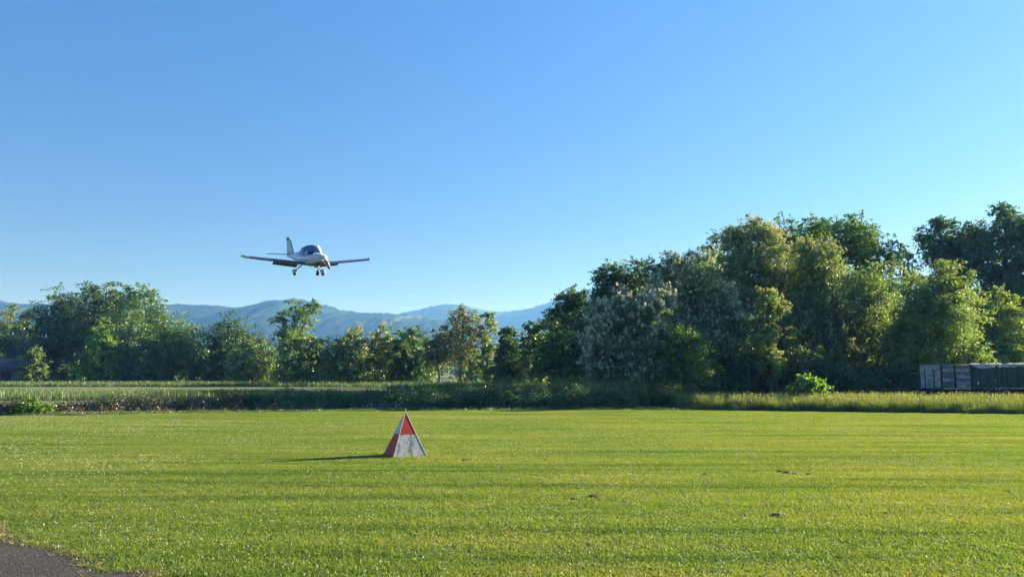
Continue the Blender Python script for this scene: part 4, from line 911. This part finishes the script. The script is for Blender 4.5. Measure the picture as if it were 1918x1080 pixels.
# ------------------------------------------------------------------ farm trailers on the right
def trailers():
    D = 45.0
    GREYB = pbr('weathered_white_board', (0.42, 0.44, 0.46), 0.8, dirt=(0.15, 0.15, 0.15), dscale=3.0, damt=(.42, .62), stretch=(1.2, 1, 4), bump=.3)
    BOARD = pbr('weathered_grey_board', (0.24, 0.25, 0.27), 0.85, dirt=(0.07, 0.065, 0.06), dscale=4.0, damt=(.40, .60), stretch=(1.0, 1, 5), bump=.3)
    POST = pbr('rusty_dark_post', (0.05, 0.042, 0.038), 0.8)
    GREEN = pbr('dark_green_sheet', (0.018, 0.070, 0.045), 0.55, dirt=(0.010, 0.038, 0.028), dscale=2.0, stretch=(2, 1, .6))
    RAIL = pbr('dull_white_rail', (0.36, 0.37, 0.37), 0.6, dirt=(0.14, 0.13, 0.12), dscale=5)
    COVER = pbr('grey_white_cover', (0.50, 0.53, 0.58), 0.6, dirt=(0.26, 0.27, 0.29), dscale=2)
    TYRE = pbr('trailer_tyre', (0.02, 0.02, 0.02), 0.85)
    RIM = pbr('trailer_rim', (0.10, 0.08, 0.06), 0.7)
    AZ = R(24); O = at(1723, 700, D); O.z = 0; E_ = Vector((math.cos(AZ), -math.sin(AZ), 0))
    def X(px):
        k_ = at(px, 700, D).x / D; return (k_ * D - O.x) / (math.cos(AZ) + k_ * math.sin(AZ))
    pos = lambda px, z=0.0: O + E_ * X(px) + Vector((0, 0, z))
    zt, zb = at(1723, 684, D).z, at(1723, 727, D).z
    DW = 2.1
    def chassis(root, x0, x1, wheels):
        mb = MB()
        for yy in (.35, DW - .45): mb.box((x0 + .05, yy, zb - .22), (x1 - .05, yy + .10, zb - .06))
        for xx in np.linspace(x0 + .3, x1 - .3, 4): mb.box((xx - .04, .05, zb - .06), (xx + .04, DW - .05, zb - .003))
        mb.build('chassis', POST, root)
        for xx in wheels:
            mb = MB(); mb.tube([(xx, .2, .38), (xx, DW - .2, .38)], .04, 8); mb.build('axle', POST, root)
            for yy in (.16, DW - .16):
                mb = MB(); mb.loft([[(xx + r * math.cos(t), yy + q, .38 + r * math.sin(t)) for t in np.linspace(0, 2*math.pi, 22, endpoint=False)] for q, r in ((-.10, .24), (-.09, .34), (-.04, .38), (.04, .38), (.09, .34), (.10, .24))])
                w = mb.build('wheel', TYRE, root)
                mb = MB(); mb.loft([[(xx + r * math.cos(t), yy + q, .38 + r * math.sin(t)) for t in np.linspace(0, 2*math.pi, 16, endpoint=False)] for q, r in ((-.112, .10), (-.105, .22), (.105, .22), (.112, .10))]); mb.build('rim', RIM, w)
    # board-sided trailer
    x0, x1 = 0.0, X(1820) - X(1723)
    root = empty('farm_trailer', pos(1723), -AZ); tag(root, 'old farm trailer with weathered grey board sides and a white end panel', 'trailer')
    chassis(root, x0, x1, (0.7, 1.55))
    mb = MB(); mb.box((x0, 0, zb), (x1, DW, zb + .05)); mb.build('floor', BOARD, root)
    u = lambda px: X(px) - X(1723)
    # white end bay: three sheets and a header
    mb = MB(); mb.box((u(1724), -.02, zt - .26), (u(1761), .02, zt)); mb.build('header_panel', GREYB, root)
    for a, b in ((1724, 1731), (1733, 1747.5), (1750, 1761)):
        mb = MB(); mb.box((u(a), -.012 if a > 1740 else 0.0, zb + .06), (u(b), .02, zt - .268)); mb.build('white_panel', GREYB, root)
    mb = MB(); mb.box((u(1724), .05, zb + .06), (u(1761), .09, zt - .268)); mb.build('inner_lining', POST, root)
    for a in (1763.5, 1788.5, 1819):
        mb = MB(); mb.box((u(a - 1.8), -.05, zb - .10), (u(a + 1.8), .05, zt + .04)); mb.build('post', POST, root)
    r_ = random.Random(4)
    for a, b in ((1765.6, 1786.4), (1790.6, 1816.9)):
        nb = 7; hh = (zt - zb - .05) / nb
        for i in range(nb):
            mb = MB(); j = r_.uniform(-.012, .012); z = zb + .05 + i * hh
            mb.box((u(a), -.02 + j, z + .008), (u(b), .015 + j, z + hh - r_.uniform(.006, .02))); bd = mb.build('board', BOARD if r_.random() < .6 else GREYB, root)
    mb = MB(); mb.box((u(1765.6), -.055, zb - .03), (u(1816.9), -.024, zb + .045)); mb.build('sill_rail', RAIL, root)
    for yy, nm in ((DW - .03, 'far_side_board'),):
        for i in range(7):
            hh = (zt - zb - .05) / 7; mb = MB(); mb.box((x0, yy, zb + .05 + i * hh + .006), (x1, yy + .03, zb + .05 + (i + 1) * hh - .006)); mb.build('board', BOARD, root)
    for xx in (x0, x1 - .03):
        mb = MB(); mb.box((xx + .003, .1, zb + .06), (xx + .027, DW - .06, zt - .01)); mb.build('end_board', BOARD, root)
    mb = MB(); mb.tube([(x0, 0, zt + .015), (x1 * .4, 0, zt + .03), (x1, 0, zt + .02)], .022, 6); mb.build('top_rail', RAIL, root)
    # green-sided trailer
    x0, x1 = 0.0, X(2010) - X(1822)
    root = empty('farm_trailer', pos(1822), -AZ); tag(root, 'long farm trailer with dark green sheet sides and dull white lower rail', 'trailer')
    u = lambda px: X(px) - X(1822)
    chassis(root, x0, x1, (1.0, 1.85, x1 - 1.0))
    mb = MB(); mb.box((x0, 0, zb), (x1, DW, zb + .05)); mb.build('floor', BOARD, root)
    edges = [1822, 1837, 1851, 1866.5, 1876.5, 1886.5, 1907, 1928, 1950, 1975, 2008]
    for a, b in zip(edges[:-1], edges[1:]):
        mb = MB(); n_ = 10; top = zt - .10
        pts0 = []; rings = []
        for i in range(n_ + 1):
            t = i / n_; bul = -.03 * math.sin(math.pi * t) ** .7
            xx = u(a) + .015 + (u(b) - u(a) - .03) * t
            rings.append([(xx, bul, zb + .06), (xx, bul, top), (xx, bul + .015, top), (xx, bul + .015, zb + .06)])
        mb.loft(rings, smooth=False); mb.build('green_panel', GREEN, root)
    for a in edges[:-1]:
        mb = MB(); mb.box((u(a) - .022, -.035, zb - .06), (u(a) + .022, .03, zt - .03)); mb.build('rib', GREEN if a < 1866 else POST, root)
    mb = MB(); mb.box((u(1868), -.075, zb + .02), (x1, -.04, zb + .075)); mb.build('lower_rail', RAIL, root)
    mb = MB(); mb.box((u(1830), -.05, at(0, 719, D).z), (u(1832.6), -.036, at(0, 714, D).z)); mb.build('reflector', pbr('reflector_white', (.75, .78, .78), .4), root)
    mb = MB(); mb.box((u(1862.5), -.05, at(0, 713.5, D).z), (u(1864.5), -.036, at(0, 711, D).z)); mb.build('reflector', pbr('reflector_white_small', (.65, .68, .68), .4), root)
    for i in range(6):
        hh = (zt - zb - .15) / 6; mb = MB(); mb.box((x0, DW - .03, zb + .05 + i * hh + .006), (x1, DW, zb + .05 + (i + 1) * hh - .006)); mb.build('board', BOARD, root)
    mb = MB(); mb.tube([(x0, .02, zt - .02), (x1 * .5, .02, zt + .03), (x1, .02, zt + .02)], .025, 6); mb.build('top_rail', RAIL, root)
    # sagging covers
    def cover(label, pxs, sag):
        g0 = X(pxs[0]); mb = MB(); n_ = 14; W = X(pxs[1]) - g0; rings = []
        for i in range(n_ + 1):
            t = i / n_; s = sag * math.sin(math.pi * t) ** .8 + .02; w_ = .012 * math.sin(t * 23)
            rings.append([(W * t, -.065 + w_, -s), (W * t, -.05 + w_, .015), (W * t, .5, .05 + .03 * math.sin(t * 9)), (W * t, DW, .02), (W * t, DW, .008), (W * t, .5, .035 + .03 * math.sin(t * 9)), (W * t, -.035 + w_, -.005), (W * t, -.05 + w_, -s)])
        mb.loft(rings, smooth=False); o_ = mb.build('tarpaulin', COVER); o_.location = pos(pxs[0], zt + .045); o_.rotation_euler = (0, 0, -AZ); tag(o_, label, 'tarpaulin')
    cover('pale sagging tarpaulin over the left bays of the green-sided trailer', (1819, 1866), .20)
    cover('pale crumpled tarpaulin over the right bays of the green-sided trailer', (1867, 1901), .14)
    cover('narrow pale tarpaulin strip at the right margin of the green-sided trailer', (1902, 1990), .07)
    # white hoop
    g = at(1886.5, 748, 43.0); rr = 8.5 * 43 / F; zt2 = at(1886, 731.5, 43.0).z
    mb = MB(); pts = []
    for t in np.linspace(0, math.pi, 17): pts.append((-rr * math.cos(t), 0, 0.25 + (zt2 - .25) * math.sin(t) ** .8))
    pts = [(-rr * .97, 0, -.05)] + pts + [(rr * .97, 0, -.05)]
    mb.tube(pts, .035, 8); o_ = mb.build('hoop', RAIL); o_.location = (g.x, 43.0, 0); tag(o_, 'white hoop standing in the tall grass before the green-sided trailer', 'hoop')
trailers()

# ------------------------------------------------------------------ stone shed at the far left
def shed():
    d = 119.0; x1 = at(42, 690, d).x; x0 = at(-60, 690, d).x; zt = at(20, 683, d).z
    STONE = pbr('grey_stone', (0.13, 0.13, 0.14), .9, dirt=(0.06, 0.06, 0.07), dscale=3, bump=.6)
    ROOF = pbr('slate_roof', (0.06, 0.06, 0.07), .7, dirt=(.04, .04, .045), dscale=3)
    root = empty('stone_shed', (x0, d, 0)); tag(root, 'low grey stone shed half hidden beneath the trees', 'shed')
    w = x1 - x0; D = 5.0
    mb = MB(); mb.box((0, 0, 0), (w, .3, zt - .5)); mb.box((0, D - .3, 0), (w, D, zt - .5)); mb.box((0, .3, 0), (.3, D - .3, zt - .5)); mb.box((w - .3, .3, 0), (w, D - .3, zt - .5)); mb.build('wall', STONE, root)
    mb = MB(); mb.add([(-.2, -.3, zt - .55), (w + .3, -.3, zt - .55), (w + .3, D/2, zt + .9), (-.2, D/2, zt + .9), (w + .3, D + .3, zt - .55), (-.2, D + .3, zt - .55),
                       (-.2, -.3, zt - .45), (w + .3, -.3, zt - .45), (w + .3, D/2, zt + 1.0), (-.2, D/2, zt + 1.0), (w + .3, D + .3, zt - .45), (-.2, D + .3, zt - .45)],
                      [(0,1,2,3), (3,2,4,5), (9,8,7,6), (11,10,8,9), (0,6,7,1), (4,10,11,5), (1,7,8,2), (2,8,10,4), (5,11,9,3), (3,9,6,0)])
    mb.build('roof', ROOF, root)
    mb = MB(); mb.box((w * .62, -.03, 0), (w * .80, -.004, 2.0)); mb.build('door', pbr('old_door', (.05, .045, .04), .8), root)
shed()
mb = MB(); a = ground_at(50, 721); 
b = at(88, 720, 112); mb.box((at(50, 720, 112).x, 112, 0), (b.x, 113.5, .22)); tag(mb.build('concrete_slab', pbr('pale_concrete', (.42, .42, .40), .9)), 'low pale concrete slab lying before the far left trees', 'slab')
# dark hump in the verge
rr = np.random.RandomState(5); mb = MB(); rings = []
g = ground_at(1727, 772)
for q, z in ((1.0, 0), (.9, .14), (.6, .26), (.2, .31)): rings.append([(.34 * q * math.cos(t) * (.85 + .3 * rr.rand()), .28 * q * math.sin(t) * (.85 + .3 * rr.rand()), z) for t in np.linspace(0, 6.283, 14, endpoint=False)])
mb.loft(rings, False, True); o_ = mb.build('boulder', pbr('dark_stone', (.06, .06, .055), .9, bump=.5)); o_.location = (g.x, g.y, 0); tag(o_, 'dark rounded boulder at the edge of the tall grass', 'boulder')
